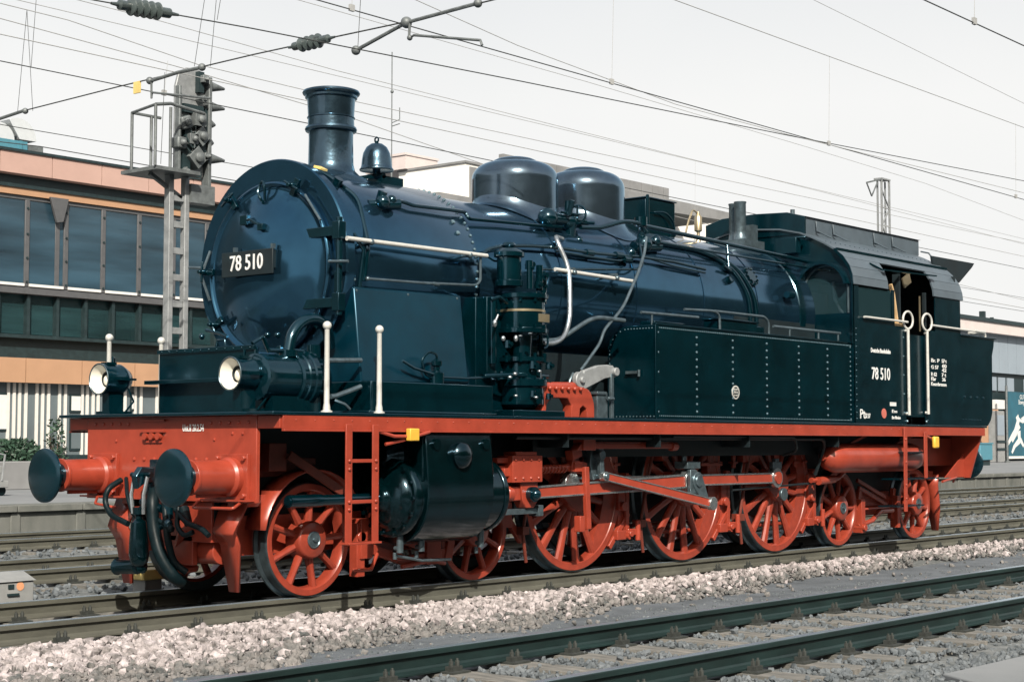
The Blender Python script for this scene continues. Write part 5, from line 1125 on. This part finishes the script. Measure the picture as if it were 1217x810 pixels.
while xx < X1-.3:
    if i % 7 < 4: f.box(xx-.045, xx+.045, YB-.32, YB-.281, 1.041, 3.098)
    xx += .2; i += 1
bpart(f, 'wall_fin', 'fin', bl, bl)
for a, b, t_, bo in ((-12,9,466,512),(83,97,468,490),(83,97,492,535),(155,160,466,488)):
    pa, pb = P(a, t_, Y=YB-.3), P(b, bo, Y=YB-.3)
    f = MB(); f.box(pa.x, pb.x, YB-.315, YB-.281, pb.z, pa.z); w_ = bpart(f, 'window', 'dteal', bl, bl)
    f = MB(); f.box(pa.x+.05, pb.x-.05, YB-.325, YB-.316, pb.z+.06, pa.z-.06); bpart(f, 'curtain', 'sillw' if bo != 535 else 'greywall', w_, bl)

# rooftop skylight at the left end
sk = empty('roof_skylight', (11.3, YB+.6, 9.82), 'pale domed skylight hood with dark flap on the salmon building', 'skylight')
def rpart(mb, name, m, **k): return bpart(mb, name, m, sk, sk, **k)
qa = P(4,176,Y=YB+.6); qb = P(47,176,Y=YB+.6)
f = MB(); f.box(qa.x, qb.x, YB+.4, YB+1.6, 9.82, 10.15); rpart(f, 'base_box', 'galvd', bevel=.02)
f = MB(); c = P(17,166,Y=YB+.7); f.prism([(c.x+.05,c.z)] + [(c.x + .0 + .62*math.cos(R(t)), c.z + .62*math.sin(R(t))) for t in range(0, 121, 12)], 'Y', YB+.5, YB+1.4); rpart(f, 'dome', 'acrylic')
f = MB(); c = P(-5,166,Y=YB+.7); f.prism([(c.x + .5*math.cos(R(t)), c.z + .5*math.sin(R(t))) for t in range(0, 181, 12)], 'Y', YB+.5, YB+1.4); rpart(f, 'dome', 'acrylic')
f = MB(); a, b = P(10,147,Y=YB+.6), P(17,162,Y=YB+.6); f.bar((a.x,YB+1.,a.z),(b.x,YB+1.,b.z),.9,.14,(1,0,0)); rpart(f, 'flap', 'galvd')
f = MB(); a, b = P(-6,168,Y=YB+.5), P(28,174,Y=YB+.5); f.box(a.x, b.x, YB+.3, YB+.39, 9.9, 10.2); f.box(b.x-.3, b.x-.2, YB+.25, YB+.45, 9.82, 10.2); rpart(f, 'vent_panel', 'teal')

# right-hand hall along the same platform
br = empty('station_hall', (80, YB, PZ), 'blue grey clad platform hall with pale pink fascia beyond the coal bunker', 'building')
A, Bx = 57.0, 150.0
zt = P(1180,382,Y=YB).z
f = MB(); f.box(A, Bx, YB+.3, YB+12, PZ, zt-.3); bpart(f, 'wall', 'dteal', br, br)
f = MB(); f.box(A-.3, Bx, YB-.5, YB+12, zt-.12, zt+.1); f.box(P(1189,380,Y=YB).x-.15, P(1189,380,Y=YB).x+.15, YB+1, YB+1.3, zt, zt+.75); f.box(P(1199,380,Y=YB).x-.08, P(1199,380,Y=YB).x+.08, YB+1, YB+1.2, zt, zt+.45); bpart(f, 'roof', 'dteal', br, br)
f = MB(); f.box(A, Bx, YB-.4, YB+11.9, zt-.75, zt-.121); bpart(f, 'fascia', 'palepink', br, br)
z1 = P(1190,443,Y=YB).z; f = MB(); x = A
while x < Bx: f.box(x+.02, x+1.28, YB+.05, YB+.29, z1, zt-.75); x += 1.3
bpart(f, 'cladding_panel', 'bluegrey', br, br)
z2 = P(1190,464,Y=YB).z; f = MB(); x = A; i = 0
while x < Bx:
    if i % 4: f.box(x+.25, x+1.2, YB+.2, YB+.28, z2, z1-.25)
    x += 1.3; i += 1
bpart(f, 'lower_panel', 'bluegrey', br, br)
f = MB(); qa, qb = P(1160,520,Y=YB-.1), P(1186,520,Y=YB-.1); f.box(qa.x, qb.x, YB-.15, YB+.29, PZ, z2-.9); bpart(f, 'yellow_wall', 'orange', br, br)
po = empty('poster_board', (0,0,0), 'big dark blue poster with white leaping figures on the platform hall', 'poster')
qa, qb = P(1197,465,Y=YB-.2), P(1240,546,Y=YB-.2)
f = MB(); f.box(qa.x, qb.x, YB-.25, YB-.16, qb.z+.25, qa.z); pieces(f, 'board', 'poster', po)
f = MB(); f.box(qa.x-.1, qb.x, YB-.27, YB-.16, qb.z+.1, qb.z+.25); pieces(f, 'border', 'sillw', po)
f = MB()
def limb(pts, r):
    pp = [P(a, b, Y=YB-.27) for a, b in pts]
    for (a, b), rr in zip(zip(pp, pp[1:]), r):
        d = (b-a).normalized(); s_ = Vector((-d.z, 0, d.x))*rr
        f.prism([((a+s_).x,(a+s_).z),((b+s_*.6).x,(b+s_*.6).z),((b-s_*.6).x,(b-s_*.6).z),((a-s_).x,(a-s_).z)], 'Y', YB-.256-random.random()*.01, YB-.2505)
limb([(1209,494),(1211,503),(1207,513),(1201,522),(1197,530)], [.22,.34,.22,.14]); limb([(1208,513),(1203,524)], [.2]); limb([(1210,497),(1215,501)], [.12]); limb([(1216,495),(1217,502)], [.3]); limb([(1211,512),(1212,523),(1206,530),(1203,538)], [.26,.2,.14]); limb([(1213,522),(1217,530)], [.16])
pieces(f, 'figure', 'sillw', po)
f = MB(); a = P(1216,472,Y=YB-.26); f.text('GUTE', (a.x, YB-.252, a.z), .28, (1,0,0), (0,0,1), 1); a = P(1216,476,Y=YB-.26); f.text('Bewegung', (a.x, YB-.252, a.z-.1), .3, (1,0,0), (0,0,1), .8); pieces(f, 'lettering', 'sillw', po)
tm = empty('ticket_machine', (0,0,0), 'slim grey ticket machine with white top on the far platform', 'machine')
YM = 27.5; qa, qb = P(1183.5,460,Y=YM), P(1195,550,Y=YM)
f = MB(); f.box(qa.x, qb.x, YM, YM+.5, PZ, P(1190,488,Y=YM).z); pieces(f, 'body', 'boxgrey', tm, bevel=.03)
f = MB(); f.box(qa.x+.05, qb.x-.1, YM-.02, YM-.001, P(1190,517,Y=YM).z, P(1190,493,Y=YM).z)
pieces(f, 'front_panel', 'bluegrey', tm); f = MB(); f.box(qa.x, qb.x, YM-.03, YM+.5, P(1190,486,Y=YM).z, P(1190,475,Y=YM).z); pieces(f, 'sign_top', 'sillw', tm, bevel=.02)
f = MB(); f.box(qa.x, qb.x, YM-.03, YM-.001, P(1190,526,Y=YM).z, P(1190,523,Y=YM).z); f.box(qa.x, qb.x, YM-.03, YM-.001, P(1190,535,Y=YM).z, P(1190,532,Y=YM).z); pieces(f, 'slot_band', 'dteal', tm)
f = MB(); q = P(1196,470,Y=26.5); f.cyl((q.x,26.5,PZ),(q.x,26.5,P(1196,458,Y=26.5).z),.07); f.cyl((q.x,26.5,PZ),(q.x,26.5,PZ+.1),.16); tag(f.build('platform_post', 'galvd'), 'thin dark post beside the grey ticket machine on the platform', 'post')
bn = empty('litter_bin', (0,0,0), 'teal box bin on the far platform behind the rear buffer', 'bin'); qa, qb = P(1165,530,Y=22), P(1180,547,Y=22)
f = MB(); f.box(qa.x, qb.x, 22, 22.8, PZ+.25, P(1170,527.5,Y=22).z); pieces(f, 'body', 'teal', bn, bevel=.03); f = MB(); f.box(qa.x+.1, qb.x-.1, 22.1, 22.7, PZ, PZ+.249); pieces(f, 'base', 'dteal', bn); f = MB(); f.box(qa.x-.03, qb.x+.03, 21.97, 22.83, P(1170,527.5,Y=22).z+.001, P(1170,527.5,Y=22).z+.07); pieces(f, 'lid', 'teal', bn)

# white block with roof slab far behind the domes
wb = empty('office_block', (0,0,0), 'tall pale office block with flat roof rising behind the steam domes', 'building')
YW = 45.0; c = P(553,189,Y=YW); xw = c.x; zw = c.z
f = MB(); yw2 = P(474,200,X=xw).y; f.box(xw, xw+45, YW, yw2, 0, zw-.2); pieces(f, 'wall', 'plaster', wb)
f = MB(); f.box(xw-.08, xw+9, YW-.08, yw2+.05, zw-.199, zw-.08); pieces(f, 'roof', 'greycon', wb)
f = MB(); f.box(xw+.3, xw+9, YW-.08, YW-.001, zw-4, zw-.36); pieces(f, 'front_panel', 'greycon', wb)
q = P(521,228,Y=YW-1.0); f = MB(); f.box(q.x, xw+3, YW-1.0, YW+.6, q.z-.3, q.z); zc = q.z+.2; pieces(f, 'canopy', 'greycon', wb)
f = MB(); f.box(q.x+1.2, q.x+1.6, YW-.6, YW-.2, 0, zc-.501); pieces(f, 'canopy_post', 'plaster', wb)
q = P(482,184,Y=YW+4); f = MB(); f.box(q.x, P(520,184,Y=YW+4).x, YW+4, YW+7, zw-.1, q.z); f.box(q.x-.06, P(520,184,Y=YW+4).x+.06, YW+3.95, YW+7.1, q.z+.001, q.z+.12); pieces(f, 'roof_house', 'palepink', wb)
pr0, pr1 = P(655,207,Y=YW-2), P(795,237,Y=YW-2)
f = MB(); x = pr0.x-4
while x < pr1.x: f.box(x+.02, min(x+1.1, pr1.x), YW-2, YW-1.7, zw-1.0, zw+.15); x += 1.12
pieces(f, 'parapet', 'greycon', wb)
q = P(868,256,Y=YW-4); f = MB(); f.prism([(pr0.x, zw-1.9), (pr0.x, zw-1.0), (pr1.x-1, zw-1.01), (q.x, q.z+.15), (q.x, q.z-.35)], 'Y', YW-4, YW+6); pieces(f, 'roof_slab', 'greycon', wb)
f = MB(); f.box(pr0.x, P(800,270,Y=YW-1).x, YW-1, YW-.1, 0, zw-1.95); pieces(f, 'lift_tower', 'plaster', wb)
an = empty('radio_antenna', (0,0,0), 'very thin rooftop antenna rod with side dipole above the bell', 'antenna')
ya = 34; a, b, c = P(466,62,Y=ya), P(466,235,Y=ya), P(466,146,Y=ya)
f = MB(); f.cyl((a.x,ya,9.82),(a.x,ya,b.z+1),.045); f.cyl((a.x,ya,b.z+1),a,.022); f.sphere(P(466,109,Y=ya), .07, 8); pieces(f, 'rod', 'galvd', an)
f = MB(); f.tube([c, P(475,142,Y=ya), P(475,128,Y=ya)], .02); f.tube([P(466,150,Y=ya), P(475,147,Y=ya)], .02); pieces(f, 'dipole', 'galvd', an)

# shrubs and plant along the finned wall
def shrub(name, label, xc, yc, rx, ry, h, n, seed, thin=False):
    rd = random.Random(seed); root = empty(name, (xc, yc, PZ), label, 'shrub'); f = MB()
    for i in range(n):
        while True:
            u = Vector((rd.uniform(-1,1), rd.uniform(-1,1), rd.uniform(0,1)))
            if u.x**2 + u.y**2 + (u.z-.35)**2*1.6 < 1: break
        c = Vector((u.x*rx*(1+.2*pnoise(u*3)), u.y*ry, u.z*h)); s_ = rd.uniform(.05,.1)
        a = Vector((rd.gauss(0,1),rd.gauss(0,1),rd.gauss(0,1))).normalized(); b = a.cross(Vector((rd.gauss(0,1),rd.gauss(0,1),rd.gauss(0,1)))).normalized()
        f.add([c-a*s_, c+b*s_*.5, c+a*s_, c-b*s_*.5], [(0,1,2,3)])
    pieces(f, 'foliage', 'leaf', root); f = MB()
    for i in range(6): t = rd.uniform(0,6.28); f.cyl((0,0,0), (rx*.6*math.cos(t), ry*.6*math.sin(t), h*.7), .03, .01, n=6)
    pieces(f, 'stem', 'stem', root)
q0, q1 = P(-6,540,Y=28.6), P(44,540,Y=28.6)
shrub('shrub', 'low broad dark green shrub in front of the white fins', (q0.x+q1.x)/2, 28.6, (q1.x-q0.x)/2+.15, .6, 1.15, 2600, 2)
q = P(66,520,Y=28.9); shrub('shrub', 'slender wispy green plant climbing the white finned wall', q.x, 28.9, .32, .3, 1.75, 330, 5)
tr = empty('luggage_trolley', (0,0,0), 'small grey luggage trolley on the platform near the low kerb wall', 'trolley'); YT = 16.5
f = MB(); a, b = P(-14,571,Y=YT), P(10,579,Y=YT); f.box(a.x, b.x, YT, YT+.6, b.z, a.z); f.box(a.x, b.x-.1, YT+.05, YT+.5, P(0,562,Y=YT).z, P(0,553,Y=YT).z); pieces(f, 'tray', 'boxgrey', tr, bevel=.01)
f = MB(); f.tube([P(2,571,Y=YT), P(6,540,Y=YT), P(-6,538,Y=YT)], .02); pieces(f, 'handle', 'galv', tr); f = MB()
for px in (-8, 5): q = P(px,588,Y=YT); f.cyl((q.x,YT+.1,PZ+.1),(q.x,YT+.16,PZ+.1),.1)
pieces(f, 'wheel', 'rubber', tr)
f = MB(); f.box(-4, 40, 20.2, 20.6, PZ, PZ+.62); tag(f.build('platform_wall', 'greycon', bevel=.02), 'low grey kerb wall standing along the middle of the platform', 'wall')

# ================================================================== track-side things
sgm = empty('signal_mast', (0,0,0), 'tall galvanised ladder mast with light signal head seen from behind', 'signal')
YS_ = 7.0
def S(px, py): return P(px, py, Y=YS_)
f = MB(); a, b = S(202,208), S(221,208); xa, xb = a.x, b.x; zt = a.z
f.box(xa-.05, xa+.03, YS_-.06, YS_+.06, -.2, zt); f.box(xb-.05, xb+.03, YS_-.05, YS_+.05, -.2, zt); f.box(xa-.2, xb+.2, YS_-.2, YS_+.2, -.24, .05)
o = pieces(f, 'mast', 'galv', sgm, bevel=.006)
f = MB(); z = .3
while z < zt: f.box(xa+.031, xb-.051, YS_-.03, YS_+.03, z-.045, z+.045); z += .375
pieces(f, 'rung', 'galv', o, bevel=.004)
f = MB(); f.box(xb+.06, xb+.1, YS_+.1, YS_+.16, .3, zt); pieces(f, 'cable_duct', 'galvd', o)
f = MB(); a, b = S(168,205), S(245,222); f.box(S(170,208).x, S(222,208).x, YS_-.3, YS_+.5, zt, zt+.05); f.bar((S(178,214).x,YS_,zt-.02),(S(215,222).x,YS_,zt-.3),.06,.05); f.box(S(222,235).x, S(250,235).x, YS_-.1, YS_+.1, S(236,243).z, S(236,221).z); pieces(f, 'service_platform', 'galvd', sgm)
f = MB(); zt2 = S(170,127).z
for px, dy in ((170,-.28),(188,-.28),(181,.45),(204,.45)): q = S(px,127); f.cyl((q.x,YS_+dy,zt+.05),(q.x,YS_+dy,zt2),.022)
f.tube([(S(170,127).x,YS_-.28,zt2),(S(188,127).x,YS_-.28,zt2+.05),(S(228,127).x,YS_-.28,zt2+.0)], .025); f.tube([(S(170,127).x,YS_-.28,zt2),(S(181,127).x,YS_+.45,zt2),(S(215,127).x,YS_+.45,zt2)], .022)
pieces(f, 'guard_rail', 'galvd', sgm)
f = MB(); hx0, hx1 = S(211,150).x, S(245,150).x; hz0, hz1 = S(228,209).z, S(228,80).z; w_ = hx1-hx0
f.prism([(hx0,hz0),(hx1,hz0),(hx1,hz1-.05),(hx1-.1,hz1),(hx0+.2,hz1),(hx0+.05,hz1-.12),(hx0,hz1-.3)], 'Y', YS_+.05, YS_+.1)
hp = f.build('back_panel', 'galv', sgm, bevel=.01); f = MB()
f.box(hx1, hx1+.06, YS_-.06, YS_+.1, hz0-.4, hz1-.1); f.box(hx0-.01, hx0+.03, YS_-.05, YS_+.05, hz0, hz1-.3)
hd = pieces(f, 'signal_head', 'galvd', sgm, bevel=.01)
f = MB()
for px, py, r in ((240,95,.07),(238,119,.06),(218,146,.12),(234,143,.13),(236,163,.14),(226,166,.1),(212,170,.11),(231,188,.16),(242,187,.07),(217,204,.06)):
    q = S(px, py); f.boxr((q.x, YS_-.02, q.z), (r*1.5,.16,r*1.5), Matrix.Rotation(R(random.choice((0,0,12,-20,45))), 4, 'Y')); f.lathe((q.x, YS_-.09, q.z), (0,-1,0), [(r*.5,0),(r*.45,.05),(r*.2,.07),(.01,.075)], 10)
pieces(f, 'lamp_housing', 'galvd', hd, bevel=.03)
f = MB()
for px, py, ww, hh in ((229,130,.36,.12),(238,98,.1,.3),(222,150,.1,.3),(244,150,.06,.5),(222,178,.3,.1),(220,192,.14,.25),(240,175,.1,.14),(226,206,.36,.08)):
    q = S(px, py); f.boxr((q.x, YS_+.02, q.z), (ww,.1,hh))
for k in range(5): a = S(214+random.random()*30, 130+random.random()*76); b = S(214+random.random()*30, 130+random.random()*76); f.tube([Vector((a.x,YS_-.05,a.z)), Vector(((a.x+b.x)/2,YS_-.09,min(a.z,b.z)-.05)), Vector((b.x,YS_-.05,b.z))], .013, 6)
pieces(f, 'wiring', 'dteal', hd)
for py, ln in ((101,22),(125,22),(146,12),(168,10),(187,22)):
    a, b = S(249,py), S(249+ln,py+1); f = MB(); f.lathe((a.x-.02, YS_+.1, a.z), (1,-.12,0), [(.075,0),(.085,.08),(.02,b.x-a.x),(.008,b.x-a.x+.01)], 12); pieces(f, 'lamp_hood', 'galvd', hd)
lm = empty('catenary_mast', (0,0,0), 'distant lattice catenary mast with triangular bracket above the cab roof', 'mast'); YL = 14.0
def Lp(px, py): return P(px, py, Y=YL)
f = MB(); xa, xb = Lp(1047.5,214).x, Lp(1056.5,214).x; zt = Lp(1052,214).z
for xx in (xa, xb): f.bar((xx,YL,PZ),(xx,YL,zt),.06,.06,(0,1,0)); f.bar((xx+.1,YL+.2,PZ),(xx+.1,YL+.2,zt),.05,.05,(0,1,0))
z = .8; k = 0
while z < zt-.6: f.bar((xa if k % 2 else xb,YL,z),(xb if k % 2 else xa,YL,z+.6),.04,.04,(0,1,0)); f.bar((xa,YL,z),(xb,YL,z),.035,.04,(0,1,0)); z += .6; k += 1
f.box(xa-.04, xb+.04, YL-.04, YL+.26, zt, zt+.05); pieces(f, 'lattice', 'galv', lm)  # paler steel colour stands in for haze at this distance
f = MB(); a = Lp(1030,217); f.bar((xa,YL,zt),a,.05,.05); f.bar(a, Lp(1036,233),.035,.035); f.bar(Lp(1043,216), Lp(1036,233),.035,.035); pieces(f, 'bracket', 'galvd', lm)
bx = empty('point_motor_box', (0,0,0), 'grey slope lidded trackside box with round orange sticker', 'box'); Yb = 1.95
a, b = P(-20,692,Y=Yb), P(40,712,Y=Yb); zb = GZ; zt = P(0,688,Y=Yb).z
f = MB(); f.box(a.x, b.x, Yb, Yb+.45, zb, zt-.03); pieces(f, 'body', 'boxgrey', bx, bevel=.01); f = MB(); f.prism([(Yb-.02,zt-.029),(Yb+.47,zt-.029),(Yb+.47,zt+.02),(Yb+.2,zt+.05)], 'X', a.x-.02, b.x+.02); pieces(f, 'lid', 'boxgrey', bx, bevel=.006)
f = MB(); q = P(24,693.5,Y=Yb); f.lathe((q.x,Yb-.004,q.z-.02), (0,1,0), [(.04,0),(.04,.003)], 20); pieces(f, 'sticker', 'sticker', bx)
f = MB(); q = P(14,694,Y=Yb); f.box(q.x-.04,q.x+.02,Yb-.01,Yb-.001,q.z-.04,q.z); q = P(15,706,Y=Yb); f.box(q.x-.06,q.x+.06,Yb-.02,Yb-.001,q.z-.01,q.z+.01); pieces(f, 'latch', 'dteal', bx)
mg = empty('track_magnet', (0,0,0), 'yellow topped track magnet on its bracket under the front coupling', 'magnet'); q = P(176,697,Y=1.05)
f = MB(); f.box(q.x-.16, q.x+.16, .92, 1.2, q.z+.075, q.z+.17); pieces(f, 'cover', 'paleyellow', mg, bevel=.012); f = MB(); f.box(q.x-.1,q.x+.1,.97,1.15,q.z-.15,q.z+.074); pieces(f, 'bracket', 'boxgrey', mg, bevel=.01)

# ================================================================== overhead lines
def wire(pts, r, sag=0):
    f = MB(); pts = [Vector(p) for p in pts]
    if len(pts) == 2 and sag: a, b = pts; pts = [a.lerp(b, t/12) + Vector((0,0,-sag*4*(t/12)*(1-t/12))) for t in range(13)]
    return f.tube(pts, r, 6)
def ext(p, q, t0, t1): p, q = Vector(p), Vector(q); return p + (q-p)*t0, p + (q-p)*t1
RW = .0062
def oline(label, y, zc_, zm, drops, r=RW):
    root = empty('overhead_line', (0,0,0), label, 'overhead line', 'overhead contact lines above the tracks')
    wire([(-40,y,zc_),(160,y,zc_)], r).build('contact_wire', 'wire', root)
    if zm: wire([(-40,y,zm),(160,y,zm)], r*.9).build('messenger_wire', 'wirepale', root)
    for xx, zh in drops:
        f = MB(); f.tube([(xx,y,zc_),(xx+.05,y,zh)], r*.45, 5); f.box(xx-.03,xx+.03,y-.015,y+.015,zc_-.015,zc_+.05); pieces(f, 'dropper', 'wirepale', root)
    return root
oline('contact line with droppers straight above the steam locomotive', 0, 5.6, 6.88, [(P(727,97,Y=0).x,6.86),(P(1207,215,Y=0).x,6.9),(P(985,168,Y=0).x,6.88),(P(418,15,Y=0).x,6.86)])
oline('contact line above the second track behind the locomotive', 4.5, 5.58, 5.88, [(P(195,113,Y=4.5).x,6.0)])
oline('contact line of the empty track with one dropper, highest over the cab', -4.85, 5.385, None, [(P(1158,24,Y=-4.85).x,6.6)])
oline('contact line above the platform edge track with one faint dropper', 9.6, 6.0, 7.9, [(P(825,200,Y=9.6).x,7.9)])
def owire(label, pts, r=RW, m='wire'):
    pts = [Vector(p) for p in pts]; a_ = (pts[0]-pts[1]).normalized(); b_ = (pts[-1]-pts[-2]).normalized()
    a_.z *= .3; b_.z *= .3; pts = [pts[0] + a_*35] + pts + [pts[-1] + b_*60]      # runs on to the next supports
    o = wire(pts, r).build('overhead_wire', m); return tag(o, label, 'wire', 'single overhead wires')
a, b = P(110,0,Y=0), P(937,161,Y=0); pa, pb = ext(a, b, -1.2, 3)
wa = owire('sagging wire that carries the biggest ribbed insulator', [P(-120,-50,Y=0), P(110,0,Y=0), P(300,34,Y=0), P(621,97,Y=0), P(937,161,Y=0), P(1217,215,Y=0), P(1217,215,Y=0)+Vector((30,0,1.2))])
owire('steep wire running down to join the contact wire above the cab', [P(400,-35,Y=.4), P(494,0,Y=.4), P(615,54,Y=.4), P(803,124,Y=.2), P(937,161,Y=0)+Vector((0,.03,.02))], .0045, 'wirepale')
owire('thin pale wire high in the sky above the coal bunker', [P(900,-30,Y=4.5), P(967,0,Y=4.5), P(1217,123,Y=4.5), P(1330,178,Y=4.5)], .0055, 'wirepale')
owire('thin pale wire passing just above the chimney and domes', [P(-60,-10,Y=4.5), P(0,4,Y=4.5), P(81,24,Y=4.5), P(236,77,Y=4.5), P(400,116,Y=4.5), P(700,180,Y=4.5), P(1000,243,Y=4.5), P(1300,306,Y=4.5)], .005, 'wirepale')
owire('thin wire descending behind the signal head towards the white block', [P(-60,6,Y=9.6), P(0,22,Y=9.6), P(217,81,Y=9.6), P(420,141,Y=9.6), P(554,188,Y=9.6), P(640,218,Y=9.6)], .007, 'wirepale')
owire('very faint wire low across the sky behind the chimney top', [P(190,25,Y=9.6), P(400,84,Y=9.6), P(977,228,Y=9.6), P(1217,290,Y=9.6)], .006, 'wirepale')
owire('faint wire sloping close above the distant lattice mast', [P(700,98,Y=9.6), P(960,175,Y=9.6), P(1100,218,Y=9.6), P(1217,262,Y=9.6), P(1300,292,Y=9.6)], .006, 'wirepale')
owire('low thin wire just above the salmon fascia roof edge', [P(-40,164,Y=20), P(47,174,Y=20), P(270,213,Y=20), P(400,236,Y=20)], .011, 'wire')
owire('faint wire low over the hall roof beside the cab', [P(1141,352,Y=20), P(1217,366,Y=20), P(1290,380,Y=20)], .014, 'wirepale')
# transverse steady span with registration arms and insulators
XSP = -3.85
sp = empty('cross_span', (0,0,0), 'cross span wire with registration arms and ribbed insulator above the signal mast', 'cross span')
f = MB(); f.tube([P(-40,152,X=XSP), P(0,142,X=XSP), P(27,132,X=XSP), P(141,103,X=XSP), P(301,65,X=XSP), P(370,50,X=XSP), P(483,26,X=XSP), P(570,4,X=XSP), P(660,-18,X=XSP)], .008, 6); pieces(f, 'span_wire', 'wire', sp)
def arm(pts, r, m='dsteel'): f = MB(); f.tube([P(a, b, X=XSP) for a, b in pts], r, 8); return f
f = arm([(423,60),(483,27),(568,4)], .02)
for q, s_ in (((423,60),.05),((483,27),.06),((568,4),.045)): f.sphere(P(*q,X=XSP), s_, 8)
pieces(f, 'registration_arm', 'galvd', sp)
f = arm([(487,28),(486,46),(492,42),(571,48),(573,54)], .014); f.sphere(P(487,45,X=XSP), .03, 8); pieces(f, 'steady_arm', 'galvd', sp)
f = arm([(177,97),(212,86),(240,80)], .022); f.sphere(P(240,80,X=XSP), .045, 8); f.sphere(P(178,96,X=XSP), .045, 8); pieces(f, 'registration_arm', 'galvd', sp)
f = arm([(180,97),(180,117),(181,110),(250,117)], .013); pieces(f, 'steady_arm', 'galvd', sp)
f = arm([(-30,150),(0,141),(30,131)], .022); f.sphere(P(30,132,X=XSP), .04, 8); pieces(f, 'registration_arm', 'galvd', sp)
f = MB()
for p0, p1 in (((231,79),(243,0)),((250,79),(257,0)),((21,132),(32,12)),((39,132),(32,12)),((37,80),(43,0)),((258,24),(262,0)),((191,195),(196,86)),((425,62),(429,-10))): a, b = P(*p0, X=XSP), P(*p1, X=XSP); f.tube([a, b], .0035, 5)
pieces(f, 'hanger', 'wire', sp)
f = MB(); q = P(163,104,X=XSP); f.boxr(q, (.02,.12,.14)); pieces(f, 'tag_plate', 'paleyellow', sp)
def insulator(p0, p1, par, n):
    a, b = Vector(p0), Vector(p1); d = b-a; L = d.length; prof = [(.012,0),(.02,L*.1),(.045,L*.12),(.045,L*.24)]
    for k in range(n):
        h = L*(.26+.48*k/n); prof += [(.035,h),(.075,h+L*.02),(.08,h+L*.035),(.04,h+L*.06)]
    prof += [(.045,L*.77),(.045,L*.86),(.02,L*.88),(.012,L)]
    f = MB(); f.lathe(a, d, prof, 20, False); return pieces(f, 'insulator', 'insul', par)
insulator(P(343,57,X=XSP), P(398,44,X=XSP), sp, 4)
insulator(P(132,4,Y=0), P(212,18,Y=0), wa, 5)
